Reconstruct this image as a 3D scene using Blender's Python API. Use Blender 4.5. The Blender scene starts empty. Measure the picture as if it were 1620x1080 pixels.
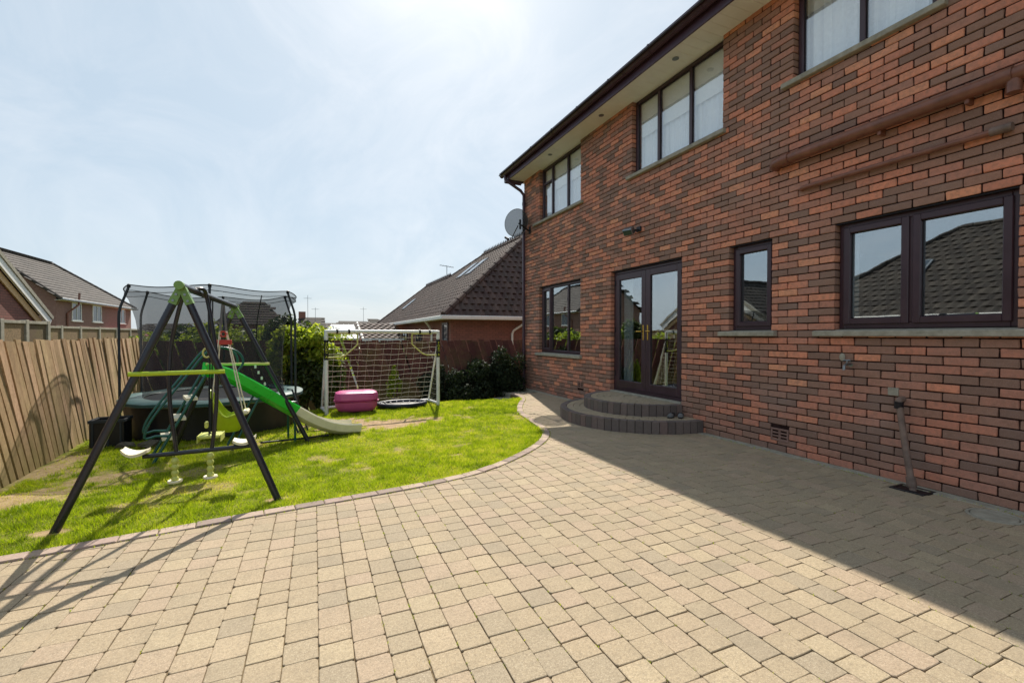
import bpy, math, random
import numpy as np
from mathutils import Vector, Matrix
random.seed(7); rng = np.random.default_rng(7)
R = math.radians
scene = bpy.context.scene
COL = scene.collection

# ------------------------------------------------------------------ camera
HC = 1.30                                   # eye height
YAW = math.atan(313/720); PITCH = R(0.8)
cam = bpy.data.cameras.new('camera'); camo = bpy.data.objects.new('camera', cam); COL.objects.link(camo)
cam.lens = 16.0; cam.sensor_width = 36.0; cam.clip_start = 0.05; cam.clip_end = 3000
camo.location = (0, 0, HC); camo.rotation_euler = (R(90)-PITCH, 0, -YAW)
scene.camera = camo

# ------------------------------------------------------------------ light
SUN = Vector((0.275, 0.95, 1.0)).normalized()          # towards the sun
SUN_EL = math.asin(SUN.z); SUN_AZ = math.atan2(SUN.x, SUN.y)
world = bpy.data.worlds.new('World'); scene.world = world; world.use_nodes = True
wn = world.node_tree; wn.nodes.clear()
def wnode(t, **k):
    n = wn.nodes.new(t)
    for a, b in k.items(): setattr(n, a, b)
    return n
sky = wnode('ShaderNodeTexSky', sky_type='NISHITA', sun_disc=False, sun_elevation=SUN_EL, sun_rotation=SUN_AZ,
            altitude=20.0, air_density=1.0, dust_density=1.7, ozone_density=1.0)
tc = wnode('ShaderNodeTexCoord')
mp = wnode('ShaderNodeMapping'); mp.inputs['Scale'].default_value = (2.6, 1.0, 3.0); mp.inputs['Rotation'].default_value = (0.3, -0.6, 0.25)
wn.links.new(tc.outputs['Generated'], mp.inputs['Vector'])
nz = wnode('ShaderNodeTexNoise'); nz.inputs['Scale'].default_value = 1.7; nz.inputs['Detail'].default_value = 9; nz.inputs['Roughness'].default_value = 0.62; nz.inputs['Distortion'].default_value = 0.9
wn.links.new(mp.outputs['Vector'], nz.inputs['Vector'])
cr = wnode('ShaderNodeValToRGB'); cr.color_ramp.elements[0].position = 0.42; cr.color_ramp.elements[1].position = 0.72
cr.color_ramp.elements[0].color = (0.0,)*3+(1,); cr.color_ramp.elements[1].color = (0.85,)*3+(1,)
wn.links.new(nz.outputs['Fac'], cr.inputs['Fac'])
wc = wnode('ShaderNodeMix', data_type='RGBA')                       # thin high veil: hazy blue with whiter streaks
wc.inputs[6].default_value = (2.30, 2.82, 3.26, 1); wc.inputs[7].default_value = (3.05, 3.38, 3.66, 1)
wn.links.new(cr.outputs['Color'], wc.inputs['Factor'])
mx = wnode('ShaderNodeMix', data_type='RGBA'); mx.inputs['Factor'].default_value = 0.885
wn.links.new(sky.outputs['Color'], mx.inputs[6]); wn.links.new(wc.outputs[2], mx.inputs[7])
bg = wnode('ShaderNodeBackground'); bg.inputs['Strength'].default_value = 0.10
wn.links.new(mx.outputs[2], bg.inputs['Color'])
wo = wnode('ShaderNodeOutputWorld'); wn.links.new(bg.outputs[0], wo.inputs['Surface'])
sl = bpy.data.lights.new('sun', 'SUN'); sl.energy = 3.0; sl.angle = R(0.55); sl.color = (1.0, 0.93, 0.82)
so = bpy.data.objects.new('sun', sl); COL.objects.link(so); so.rotation_euler = SUN.to_track_quat('Z', 'Y').to_euler(); so.location = (5, 20, 20)
vs = scene.view_settings; vs.view_transform = 'Standard'; vs.look = 'None'; vs.exposure = 1.2; vs.gamma = 1; vs.use_curve_mapping = False
scene.cycles.max_bounces = 8; scene.cycles.transparent_max_bounces = 24

# ------------------------------------------------------------------ helpers
_f = Vector((math.sin(YAW), math.cos(YAW), 0)); _r = Vector((math.cos(YAW), -math.sin(YAW), 0)); _z = Vector((0, 0, 1))
_fw = _f*math.cos(PITCH)-_z*math.sin(PITCH); _u2 = _z*math.cos(PITCH)+_f*math.sin(PITCH)
_C = Vector((0, 0, HC))
def ray(x, y): return _fw*720+_r*(x-810)+_u2*(540-y)
def P(x, y, Y): d = ray(x, y); return _C+d*(Y/d.y)
def G(x, y, z=0.0): d = ray(x, y); return _C+d*((z-HC)/d.z)
def proj(p):
    q = Vector(p)-_C; w = q.dot(_fw)
    if w < 0.05: return (-9999, -9999, w)
    return (810+720*q.dot(_r)/w, 540-720*q.dot(_u2)/w, w)

class MB:
    def __init__(s): s.v = []; s.f = []; s.t = []
    def add(s, vs, fs, tint=None):
        b = len(s.v); s.v += [tuple(v) for v in vs]; s.f += [tuple(i+b for i in f) for f in fs]
        s.t += [0.5 if tint is None else tint]*len(fs); return s
    def box(s, a, b, tint=None):
        (x0, y0, z0), (x1, y1, z1) = a, b
        x0, x1 = min(x0, x1), max(x0, x1); y0, y1 = min(y0, y1), max(y0, y1); z0, z1 = min(z0, z1), max(z0, z1)
        return s.add([(x0,y0,z0),(x1,y0,z0),(x1,y1,z0),(x0,y1,z0),(x0,y0,z1),(x1,y0,z1),(x1,y1,z1),(x0,y1,z1)],
                     [(3,2,1,0),(4,5,6,7),(0,1,5,4),(1,2,6,5),(2,3,7,6),(3,0,4,7)], tint)
    def bbox(s, a, b, c=0.004, tint=None):
        """box with chamfered edges"""
        lo = [min(a[i], b[i]) for i in range(3)]; hi = [max(a[i], b[i]) for i in range(3)]
        c = min(c, min(hi[i]-lo[i] for i in range(3))*0.45)
        V = []; idx = {}
        for sx in (0, 1):
            for sy in (0, 1):
                for sz in (0, 1):
                    S = (sx, sy, sz)
                    for ax in range(3):
                        p = []
                        for k in range(3):
                            q = hi[k] if S[k] else lo[k]
                            if k != ax: q += -c if S[k] else c
                            p.append(q)
                        idx[(S, ax)] = len(V); V.append(tuple(p))
        F = []
        for ax in range(3):
            o = [k for k in range(3) if k != ax]
            for sd in (0, 1):
                def cn(i, j):
                    S = [0, 0, 0]; S[ax] = sd; S[o[0]] = i; S[o[1]] = j; return tuple(S)
                q = [idx[(cn(0,0), ax)], idx[(cn(1,0), ax)], idx[(cn(1,1), ax)], idx[(cn(0,1), ax)]]
                if (sd == 0) == (ax != 1): q = q[::-1]
                F.append(tuple(q))
        for ax in range(3):
            o = [k for k in range(3) if k != ax]
            for i in (0, 1):
                for j in (0, 1):
                    S0 = [0, 0, 0]; S0[o[0]] = i; S0[o[1]] = j; S1 = list(S0); S1[ax] = 1
                    F.append((idx[(tuple(S0), o[0])], idx[(tuple(S0), o[1])], idx[(tuple(S1), o[1])], idx[(tuple(S1), o[0])]))
        for sx in (0, 1):
            for sy in (0, 1):
                for sz in (0, 1):
                    F.append(tuple(idx[((sx, sy, sz), k)] for k in range(3)))
        return s.add(V, F, tint)
    def tube(s, pts, rad, n=10, closed=False, cap=True, tint=None):
        pts = [Vector(p) for p in pts]; m = len(pts)
        rads = rad if isinstance(rad, (list, tuple)) else [rad]*m
        V = []; F = []; prev = None
        for i in range(m):
            if closed: t = pts[(i+1) % m]-pts[i-1]
            else: t = pts[min(i+1, m-1)]-pts[max(i-1, 0)]
            t.normalize()
            if prev is None:
                a = Vector((0, 0, 1)) if abs(t.z) < 0.9 else Vector((1, 0, 0)); u = t.cross(a).normalized()
            else:
                u = (prev-t*prev.dot(t)).normalized()
            prev = u; w = t.cross(u)
            for k in range(n):
                an = 2*math.pi*k/n; V.append(pts[i]+(u*math.cos(an)+w*math.sin(an))*rads[i])
        L = m if closed else m-1
        for i in range(L):
            for k in range(n):
                a = i*n+k; b = i*n+(k+1) % n; j = (i+1) % m
                F.append((a, b, j*n+(k+1) % n, j*n+k))
        if cap and not closed:
            F.append(tuple(range(n))[::-1]); F.append(tuple((m-1)*n+k for k in range(n)))
        return s.add(V, F, tint)
    def prism(s, poly, z0, z1, tint=None):
        n = len(poly)
        V = [(p[0], p[1], z0) for p in poly]+[(p[0], p[1], z1) for p in poly]
        F = [tuple(range(n))[::-1], tuple(range(n, 2*n))]+[(i, (i+1) % n, n+(i+1) % n, n+i) for i in range(n)]
        return s.add(V, F, tint)
    def stone(s, poly, z0, z1, c=0.006, tint=None):
        """paving block: convex polygon, chamfered top edge"""
        n = len(poly); cx = sum(p[0] for p in poly)/n; cy = sum(p[1] for p in poly)/n
        ins = []
        for p in poly:
            d = math.hypot(p[0]-cx, p[1]-cy) or 1; k = max(0.2, 1-1.35*c/d)
            ins.append((cx+(p[0]-cx)*k, cy+(p[1]-cy)*k))
        V = [(p[0], p[1], z0) for p in poly]+[(p[0], p[1], z1-c*0.8) for p in poly]+[(p[0], p[1], z1) for p in ins]
        F = [tuple(range(2*n, 3*n))]
        for i in range(n):
            j = (i+1) % n; F += [(i, j, n+j, n+i), (n+i, n+j, 2*n+j, 2*n+i)]
        return s.add(V, F, tint)
    def lathe(s, prof, origin=(0,0,0), axis='Z', n=20, sx=1, sy=1, tint=None):
        V = []; m = len(prof)
        for (r, h) in prof:
            for k in range(n):
                a = 2*math.pi*k/n; x = r*math.cos(a)*sx; y = r*math.sin(a)*sy
                q = (x, y, h) if axis == 'Z' else ((h, x, y) if axis == 'X' else (x, h, y))
                V.append((origin[0]+q[0], origin[1]+q[1], origin[2]+q[2]))
        F = []
        for i in range(m-1):
            for k in range(n): F.append((i*n+k, i*n+(k+1) % n, (i+1)*n+(k+1) % n, (i+1)*n+k))
        if prof[0][0] > 1e-5: F.append(tuple(range(n))[::-1])
        if prof[-1][0] > 1e-5: F.append(tuple((m-1)*n+k for k in range(n)))
        return s.add(V, F, tint)
    def mesh(s, name, mat, smooth=False):
        me = bpy.data.meshes.new(name); me.from_pydata(s.v, [], s.f); me.validate(clean_customdata=False); 
        if len(me.polygons) == len(s.t):
            at = me.attributes.new('tint', 'FLOAT', 'FACE'); at.data.foreach_set('value', s.t)
        if mat: me.materials.append(mat)
        if smooth:
            me.polygons.foreach_set('use_smooth', [True]*len(me.polygons))
            try: me.set_sharp_from_angle(angle=R(40))
            except Exception: pass
        me.update(); return me
    def build(s, name, mat, parent=None, smooth=False, kind=None):
        return link(name, s.mesh(name, mat, smooth), parent, kind=kind)

def link(name, data, parent=None, loc=None, kind=None):
    o = bpy.data.objects.new(name, data); COL.objects.link(o)
    if parent is not None:
        o.parent = parent; o.location = (Vector(loc) if loc is not None else Vector((0, 0, 0)))-wloc(parent)
    elif loc is not None: o.location = loc
    if kind: o['kind'] = kind
    return o
def wloc(o):
    v = Vector((0, 0, 0))
    while o is not None: v = v+o.location; o = o.parent
    return v
def tag(o, label=None, cat=None, group=None, kind=None):
    if label: o['label'] = label
    if cat: o['category'] = cat
    if group: o['group'] = group
    if kind: o['kind'] = kind
    return o
def thing(name, label, cat, loc, group=None):
    o = bpy.data.objects.new(name, None); COL.objects.link(o); o.location = loc; o.empty_display_size = 0.1
    return tag(o, label, cat, group)
def arr_mesh(name, V, F, mat, tint=None):
    """numpy verts (n,3), faces (m,k) with k = 3 or 4"""
    me = bpy.data.meshes.new(name); n = len(V); m, k = F.shape
    me.vertices.add(n); me.vertices.foreach_set('co', np.ascontiguousarray(V, dtype=np.float32).ravel())
    me.loops.add(m*k); me.loops.foreach_set('vertex_index', np.ascontiguousarray(F, dtype=np.int32).ravel())
    me.polygons.add(m); me.polygons.foreach_set('loop_start', np.arange(0, m*k, k, dtype=np.int32))
    try: me.polygons.foreach_set('loop_total', np.full(m, k, dtype=np.int32))
    except Exception: pass
    if tint is not None:
        at = me.attributes.new('tint', 'FLOAT', 'FACE'); at.data.foreach_set('value', np.ascontiguousarray(tint, dtype=np.float32))
    me.materials.append(mat); me.update(calc_edges=True); return me
def vnoise(x, y, sc, seed=0):
    g = np.random.default_rng(seed).random((64, 64)); x = np.asarray(x)*sc; y = np.asarray(y)*sc
    xi = np.floor(x).astype(int); yi = np.floor(y).astype(int); fx = x-xi; fy = y-yi
    fx = fx*fx*(3-2*fx); fy = fy*fy*(3-2*fy); a = g[xi % 64, yi % 64]; b = g[(xi+1) % 64, yi % 64]; c = g[xi % 64, (yi+1) % 64]; d = g[(xi+1) % 64, (yi+1) % 64]
    return (a*(1-fx)+b*fx)*(1-fy)+(c*(1-fx)+d*fx)*fy

# ------------------------------------------------------------------ materials
def hexc(h):
    c = [int(h[i:i+2], 16)/255 for i in (0, 2, 4)]
    return tuple(x/12.92 if x <= 0.04045 else ((x+0.055)/1.055)**2.4 for x in c)+(1,)
class M:
    """small node-material builder"""
    def __init__(s, name, rough=0.7, spec=0.4):
        s.m = bpy.data.materials.new(name); s.m.use_nodes = True; s.n = s.m.node_tree.nodes; s.l = s.m.node_tree.links
        s.b = s.n['Principled BSDF']; s.b.inputs['Roughness'].default_value = rough; s.b.inputs['Specular IOR Level'].default_value = spec
        s.out = s.n['Material Output']; s._tc = None
    def node(s, t, **k):
        n = s.n.new(t)
        for a, b in k.items(): setattr(n, a, b)
        return n
    def coord(s):
        if not s._tc:
            g = s.node('ShaderNodeNewGeometry'); s._tc = g.outputs['Position']
        return s._tc
    def noise(s, scale, detail=4, rough=0.55, sc=None, dist=0):
        n = s.node('ShaderNodeTexNoise'); n.inputs['Scale'].default_value = scale; n.inputs['Detail'].default_value = detail; n.inputs['Roughness'].default_value = rough; n.inputs['Distortion'].default_value = dist
        v = s.coord()
        if sc:
            mp = s.node('ShaderNodeMapping'); mp.inputs['Scale'].default_value = sc; s.l.new(v, mp.inputs['Vector']); v = mp.outputs['Vector']
        s.l.new(v, n.inputs['Vector']); return n.outputs['Fac']
    def tint(s):
        a = s.node('ShaderNodeAttribute', attribute_name='tint'); return a.outputs['Fac']
    def ramp(s, fac, stops, interp='LINEAR'):
        r = s.node('ShaderNodeValToRGB'); r.color_ramp.interpolation = interp; e = r.color_ramp.elements
        while len(e) < len(stops): e.new(0.5)
        for i, (p, c) in enumerate(stops): e[i].position = p; e[i].color = c if len(c) == 4 else tuple(c)+(1,)
        s.l.new(fac, r.inputs['Fac']); return r.outputs['Color']
    def mix(s, fac, a, b, mode='MIX'):
        x = s.node('ShaderNodeMix', data_type='RGBA', blend_type=mode)
        if isinstance(fac, (int, float)): x.inputs['Factor'].default_value = fac
        else: s.l.new(fac, x.inputs['Factor'])
        for k, q in ((6, a), (7, b)):
            if isinstance(q, tuple): x.inputs[k].default_value = q if len(q) == 4 else q+(1,)
            else: s.l.new(q, x.inputs[k])
        return x.outputs[2]
    def math(s, op, a, b=0.0):
        x = s.node('ShaderNodeMath', operation=op)
        for k, q in ((0, a), (1, b)):
            if isinstance(q, (int, float)): x.inputs[k].default_value = q
            else: s.l.new(q, x.inputs[k])
        return x.outputs[0]
    def color(s, c):
        if isinstance(c, tuple): s.b.inputs['Base Color'].default_value = c if len(c) == 4 else c+(1,)
        else: s.l.new(c, s.b.inputs['Base Color'])
        return s
    def bump(s, h, strength=0.3, dist=0.01):
        b = s.node('ShaderNodeBump'); b.inputs['Strength'].default_value = strength; b.inputs['Distance'].default_value = dist
        s.l.new(h, b.inputs['Height']); s.l.new(b.outputs['Normal'], s.b.inputs['Normal']); return s
    def roughness(s, f, lo, hi):
        r = s.node('ShaderNodeMapRange'); r.inputs['To Min'].default_value = lo; r.inputs['To Max'].default_value = hi
        s.l.new(f, r.inputs['Value']); s.l.new(r.outputs[0], s.b.inputs['Roughness']); return s
def g3(v): return (v, v, v, 1)
def plain(name, h, rough=0.5, spec=0.4, var=0.25, scale=9.0, bump=0.0, metal=0.0):
    m = M(name, rough, spec); c = hexc(h); n = m.noise(scale, 5, 0.6)
    d = tuple(x*(1-var) for x in c[:3])+(1,); e = tuple(min(1, x*(1+var*0.6)) for x in c[:3])+(1,)
    m.color(m.ramp(n, [(0.3, d), (0.7, e)])); m.roughness(n, max(0.05, rough-0.12), min(1, rough+0.12)); m.b.inputs['Metallic'].default_value = metal
    if bump: m.bump(m.noise(scale*8, 4), bump, 0.004)
    return m.m

MT = {}
# brick: rustic reds and burnt browns
m = M('brick', 0.85, 0.25); t = m.tint()
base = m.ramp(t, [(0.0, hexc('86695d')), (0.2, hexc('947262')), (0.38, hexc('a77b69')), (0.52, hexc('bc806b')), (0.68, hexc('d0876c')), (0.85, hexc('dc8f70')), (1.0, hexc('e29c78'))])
base = m.mix(m.math('MULTIPLY', m.ramp(m.noise(26, 6, 0.7), [(0.42, g3(0)), (0.7, g3(1))]), 0.55), base, hexc('7f6456'))
base = m.mix(m.math('MULTIPLY', m.ramp(m.noise(150, 3, 0.7), [(0.55, g3(0)), (0.75, g3(1))]), 0.35), base, hexc('c9b0a2'))
base = m.mix(m.math('MULTIPLY', m.ramp(m.noise(1.3, 4, 0.6), [(0.5, g3(0)), (0.75, g3(1))]), 0.22), base, hexc('a2968e'))
m.color(base).bump(m.noise(75, 6, 0.75), 0.8, 0.007); MT['brick'] = m.m
m = M('mortar', 0.95, 0.1); m.color(m.ramp(m.noise(30, 5), [(0.3, hexc('241716')), (0.7, hexc('3c2b28'))])).bump(m.noise(90, 4), 0.5, 0.004); MT['mortar'] = m.m
# concrete block paving
m = M('paver', 0.88, 0.25); t = m.tint()
base = m.ramp(t, [(0.0, hexc('9f917b')), (0.25, hexc('a7977d')), (0.6, hexc('ab997e')), (0.85, hexc('af9a83')), (1.0, hexc('b2a184'))])
base = m.mix(m.math('MULTIPLY', m.ramp(m.noise(75, 6, 0.9), [(0.44, g3(0)), (0.64, g3(1))]), 0.62), base, hexc('655a4e'))
base = m.mix(m.math('MULTIPLY', m.ramp(m.noise(200, 2, 0.7), [(0.56, g3(0)), (0.7, g3(1))]), 0.45), base, hexc('e3d6bd'))
base = m.mix(m.math('MULTIPLY', m.ramp(m.noise(1.1, 5, 0.6, dist=0.4), [(0.42, g3(0)), (0.75, g3(1))]), 0.35), base, hexc('8a7d6b'))
base = m.mix(m.math('MULTIPLY', m.ramp(m.noise(5.5, 6, 0.75), [(0.5, g3(0)), (0.75, g3(1))]), 0.42), base, hexc('7c7261'))
base = m.mix(m.math('MULTIPLY', m.ramp(m.noise(28, 5, 0.8), [(0.5, g3(0)), (0.72, g3(1))]), 0.4), base, hexc('85755f'))
m.color(base).bump(m.noise(140, 4, 0.7), 0.5, 0.003); MT['paver'] = m.m
m = M('kerb_stone', 0.9, 0.25); t = m.tint()
base = m.ramp(t, [(0.0, hexc('8f7f76')), (0.5, hexc('a48f84')), (1.0, hexc('b3a08f'))])
base = m.mix(m.math('MULTIPLY', m.ramp(m.noise(60, 4, 0.7), [(0.45, g3(0)), (0.75, g3(1))]), 0.4), base, hexc('6b625a'))
m.color(base).bump(m.noise(140, 4, 0.7), 0.5, 0.003); MT['kerb'] = m.m
m = M('joint_sand', 0.97, 0.1); m.color(m.ramp(m.noise(40, 5), [(0.35, hexc('564837')), (0.6, hexc('7a6a52')), (0.8, hexc('6c6a45'))])); MT['sand'] = m.m
m = M('step_brick', 0.85, 0.25); t = m.tint()
base = m.ramp(t, [(0.0, hexc('655b57')), (0.5, hexc('746863')), (0.8, hexc('7c6862')), (1.0, hexc('8a8078'))])
base = m.mix(m.math('MULTIPLY', m.ramp(m.noise(40, 5, 0.7), [(0.45, g3(0)), (0.75, g3(1))]), 0.45), base, hexc('4f4a44'))
m.color(base).bump(m.noise(130, 4, 0.7), 0.5, 0.003); MT['step'] = m.m
m = M('concrete', 0.9, 0.25); n1 = m.noise(12, 6, 0.65)
m.color(m.mix(m.math('MULTIPLY', m.noise(70, 3), 0.35), m.ramp(n1, [(0.3, hexc('8b8678')), (0.7, hexc('b3ac9c'))]), hexc('6f6c62'))).bump(m.noise(90, 4), 0.4, 0.003); MT['concrete'] = m.m
# soil under the lawn
m = M('lawn_soil', 0.97, 0.1); t = m.node('ShaderNodeAttribute', attribute_name='bare').outputs['Fac']
gr = m.ramp(m.noise(9, 5), [(0.3, hexc('5a651c')), (0.7, hexc('85853a'))])
dr = m.ramp(m.noise(14, 6, 0.7), [(0.3, hexc('8a7156')), (0.7, hexc('b89f80'))])
m.color(m.mix(t, gr, dr)).bump(m.noise(60, 5, 0.7), 0.6, 0.012); MT['soil'] = m.m
m = M('ground', 0.97, 0.1); m.color(m.ramp(m.noise(0.25, 6, 0.6), [(0.3, hexc('4d5228')), (0.7, hexc('6e6d3a'))])); MT['ground'] = m.m
m = M('bed_soil', 0.97, 0.1); m.color(m.ramp(m.noise(12, 6, 0.6), [(0.3, hexc('2a231b')), (0.7, hexc('4a3e2f'))])).bump(m.noise(40, 5), 0.6, 0.02); MT['bed'] = m.m
def leafmat(name, stops, trans=0.45, rough=0.45):
    m = M(name, rough, 0.35); t = m.tint(); c = m.ramp(t, stops); m.color(c)
    tr = m.node('ShaderNodeBsdfTranslucent'); cc = m.mix(1.0, c, (1.25, 1.25, 0.7, 1), 'MULTIPLY'); m.l.new(cc, tr.inputs['Color'])
    ms = m.node('ShaderNodeMixShader'); ms.inputs[0].default_value = trans
    m.l.new(m.b.outputs[0], ms.inputs[1]); m.l.new(tr.outputs[0], ms.inputs[2]); m.l.new(ms.outputs[0], m.out.inputs['Surface']); return m.m
MT['grass'] = leafmat('grass', [(0.0, hexc('5e7514')), (0.4, hexc('9ab01d')), (0.75, hexc('b6bf2e')), (1.0, hexc('c8bf6c'))], 0.5, 0.5)
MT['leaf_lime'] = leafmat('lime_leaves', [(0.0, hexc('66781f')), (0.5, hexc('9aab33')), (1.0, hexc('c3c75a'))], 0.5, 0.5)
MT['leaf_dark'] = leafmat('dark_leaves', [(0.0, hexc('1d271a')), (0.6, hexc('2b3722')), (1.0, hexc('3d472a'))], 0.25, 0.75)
MT['leaf_hedge'] = leafmat('hedge_leaves', [(0.0, hexc('66782a')), (0.5, hexc('94a53c')), (1.0, hexc('bcc25c'))], 0.5)
MT['leaf_mid'] = leafmat('tree_leaves', [(0.0, hexc('33421f')), (0.6, hexc('4a5a2a')), (1.0, hexc('6a7338'))], 0.35)
MT['bark'] = plain('bark', '4a3d31', 0.9, 0.2, 0.4, 14, 0.6)
# fence timber, grain along the boards
def timber(name, stops, sc, stain):
    m = M(name, 0.9, 0.2); t = m.tint(); c = m.ramp(t, stops)
    c = m.mix(m.math('MULTIPLY', m.ramp(m.noise(9, 6, 0.65, sc=sc), [(0.35, g3(0)), (0.7, g3(1))]), 0.55), c, stain)
    c = m.mix(m.math('MULTIPLY', m.ramp(m.noise(2.2, 4, 0.6), [(0.45, g3(0)), (0.7, g3(1))]), 0.4), c, hexc('7b7547'))
    c = m.mix(m.math('MULTIPLY', m.ramp(m.noise(22, 6, 0.8), [(0.5, g3(0)), (0.7, g3(1))]), 0.5), c, stain)
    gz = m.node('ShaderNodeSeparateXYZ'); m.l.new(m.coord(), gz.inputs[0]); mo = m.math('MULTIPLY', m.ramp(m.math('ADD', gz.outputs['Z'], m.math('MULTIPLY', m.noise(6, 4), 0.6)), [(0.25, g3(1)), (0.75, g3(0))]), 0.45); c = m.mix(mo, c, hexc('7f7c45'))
    m.color(c).bump(m.noise(14, 5, 0.6, sc=sc), 0.5, 0.006); return m.m
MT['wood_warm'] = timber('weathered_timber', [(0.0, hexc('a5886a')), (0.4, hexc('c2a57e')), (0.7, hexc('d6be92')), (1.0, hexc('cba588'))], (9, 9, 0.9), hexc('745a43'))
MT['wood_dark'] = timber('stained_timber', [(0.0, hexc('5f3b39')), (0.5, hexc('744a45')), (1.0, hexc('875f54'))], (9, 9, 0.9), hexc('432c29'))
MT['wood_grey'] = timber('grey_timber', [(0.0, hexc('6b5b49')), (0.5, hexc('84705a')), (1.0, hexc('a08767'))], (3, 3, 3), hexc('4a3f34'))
MT['upvc_brown'] = plain('brown_upvc', '3f2b33', 0.35, 0.5, 0.18, 5)
MT['fascia'] = plain('brown_fascia', '48323f', 0.32, 0.5, 0.15, 3)
MT['gasket'] = plain('black_gasket', '17141a', 0.5, 0.4, 0.1)
MT['soffit'] = plain('soffit_white', 'efece6', 0.5, 0.4, 0.06, 3)
MT['white'] = plain('white_plastic', 'dfdfdc', 0.45, 0.4, 0.12, 14)
MT['white_paint'] = plain('white_paint', 'e4e2dc', 0.5, 0.4, 0.08, 5)
MT['pipe_brown'] = plain('brown_pipe', '7d5140', 0.4, 0.4, 0.3, 9, 0.2)
MT['pipe_grey'] = plain('worn_pipe', '7b675c', 0.6, 0.35, 0.4, 12, 0.2)
MT['terracotta'] = plain('terracotta', '8a6d63', 0.85, 0.2, 0.25, 20, 0.3)
MT['brass'] = plain('brass', 'caa04a', 0.25, 0.5, 0.1, 8, 0, 1.0)
MT['steel'] = plain('galvanised_steel', '8d9296', 0.4, 0.5, 0.2, 12, 0, 0.9)
MT['black'] = plain('black_plastic', '1b1c20', 0.45, 0.4, 0.25, 8)
MT['navy'] = plain('navy_steel', '23252f', 0.3, 0.5, 0.2, 10)
MT['foam'] = plain('black_foam', '33383d', 0.7, 0.3, 0.2, 10)
MT['lime'] = plain('lime_plastic', 'a8bd1c', 0.4, 0.45, 0.14, 10)
MT['lime_pale'] = plain('faded_lime_plastic', 'c2c66e', 0.5, 0.4, 0.14, 10)
MT['green_bracket'] = plain('green_bracket', '71934a', 0.4, 0.45, 0.16, 12)
MT['cream'] = plain('cream_plastic', 'e6ddc2', 0.45, 0.4, 0.12, 9)
MT['slide_green'] = plain('slide_green', '1fc437', 0.3, 0.5, 0.1, 6)
MT['teal'] = plain('teal_steel', '12564f', 0.3, 0.5, 0.2, 10)
MT['teal_pad'] = plain('teal_pad', '2f5555', 0.55, 0.35, 0.3, 6)
MT['red'] = plain('red_plastic', 'b03a34', 0.45, 0.4, 0.15, 9)
MT['rope'] = plain('pale_rope', 'd5cdbb', 0.85, 0.2, 0.15, 60)
MT['cord'] = plain('black_cord', '16171b', 0.7, 0.3, 0.1, 30)
MT['pink'] = plain('pink_plastic', 'c2558c', 0.38, 0.45, 0.12, 6)
MT['blue_dark'] = plain('dark_blue_vinyl', '1d2638', 0.45, 0.4, 0.25, 9)
MT['rock'] = plain('rock', '5f5a4e', 0.9, 0.2, 0.35, 9, 0.6)
MT['awning'] = plain('red_canopy', 'b4616a', 0.6, 0.3, 0.12, 4)
MT['sticker_black'] = plain('black_wrap', '16171a', 0.5, 0.4, 0.1)
MT['letter'] = plain('yellow_print', 'd3d43a', 0.5, 0.4, 0.05)
MT['goal_yellow'] = plain('pale_yellow_tube', 'c6c274', 0.45, 0.4, 0.12, 12)
MT['sandal'] = plain('grey_sandal', '6d6f70', 0.7, 0.3, 0.2, 20)
MT['goal_tan'] = plain('tan_board', 'c9a77a', 0.6, 0.3, 0.1, 4)
MT['bedding'] = plain('light_render', 'b6b2a6', 0.9, 0.2, 0.1, 3)
MT['far_brick'] = None
def farbrick(name, a, b, mo, sc=1.0):
    m = M(name, 0.9, 0.2); br = m.node('ShaderNodeTexBrick')
    tcn = m.coord(); sep = m.node('ShaderNodeSeparateXYZ'); m.l.new(tcn, sep.inputs[0]); cmb = m.node('ShaderNodeCombineXYZ')
    m.l.new(m.math('ADD', sep.outputs['X'], sep.outputs['Y']), cmb.inputs['X']); m.l.new(sep.outputs['Z'], cmb.inputs['Y'])
    m.l.new(cmb.outputs[0], br.inputs['Vector']); br.inputs['Color1'].default_value = a; br.inputs['Color2'].default_value = b; br.inputs['Mortar'].default_value = mo
    br.inputs['Scale'].default_value = sc; br.inputs['Brick Width'].default_value = 0.225; br.inputs['Row Height'].default_value = 0.075; br.inputs['Mortar Size'].default_value = 0.007; br.inputs['Bias'].default_value = -0.2
    c = m.mix(m.math('MULTIPLY', m.noise(1.2, 5), 0.5), br.outputs['Color'], tuple((a[i]+b[i])*.4 for i in range(3))+(1,)); m.color(c); m.bump(br.outputs['Fac'], -0.3, 0.008); return m.m
MT['far_brick'] = farbrick('neighbour_brick', hexc('93655a'), hexc('7c5a52'), hexc('5a4a46'))
MT['far_brick2'] = farbrick('left_house_brick', hexc('85645b'), hexc('937368'), hexc('77675e'))
def tilemat(name, a, b, c):
    m = M(name, 0.8, 0.3); t = m.tint(); k = m.ramp(t, [(0, hexc(a)), (0.5, hexc(b)), (1, hexc(c))])
    k = m.mix(m.math('MULTIPLY', m.ramp(m.noise(3, 6, 0.65), [(0.4, g3(0)), (0.75, g3(1))]), 0.4), k, hexc('5d584f'))
    m.color(k).bump(m.noise(60, 4), 0.3, 0.004); return m.m
MT['tile_brown'] = tilemat('brown_roof_tile', '3c2f2d', '493936', '57453f')
MT['tile_grey'] = tilemat('grey_roof_tile', '3a3534', '443e3b', '4d4643')
MT['tile_dark'] = tilemat('dark_roof_tile', '221d1a', '2c2622', '362f29')
m = M('glass', 0.02, 0.5); m.n.remove(m.b)
fr = m.node('ShaderNodeLayerWeight'); fr.inputs['Blend'].default_value = 0.5
gl = m.node('ShaderNodeBsdfGlossy'); gl.inputs['Roughness'].default_value = 0.015; gl.inputs['Color'].default_value = (0.95, 0.98, 1, 1)
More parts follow.
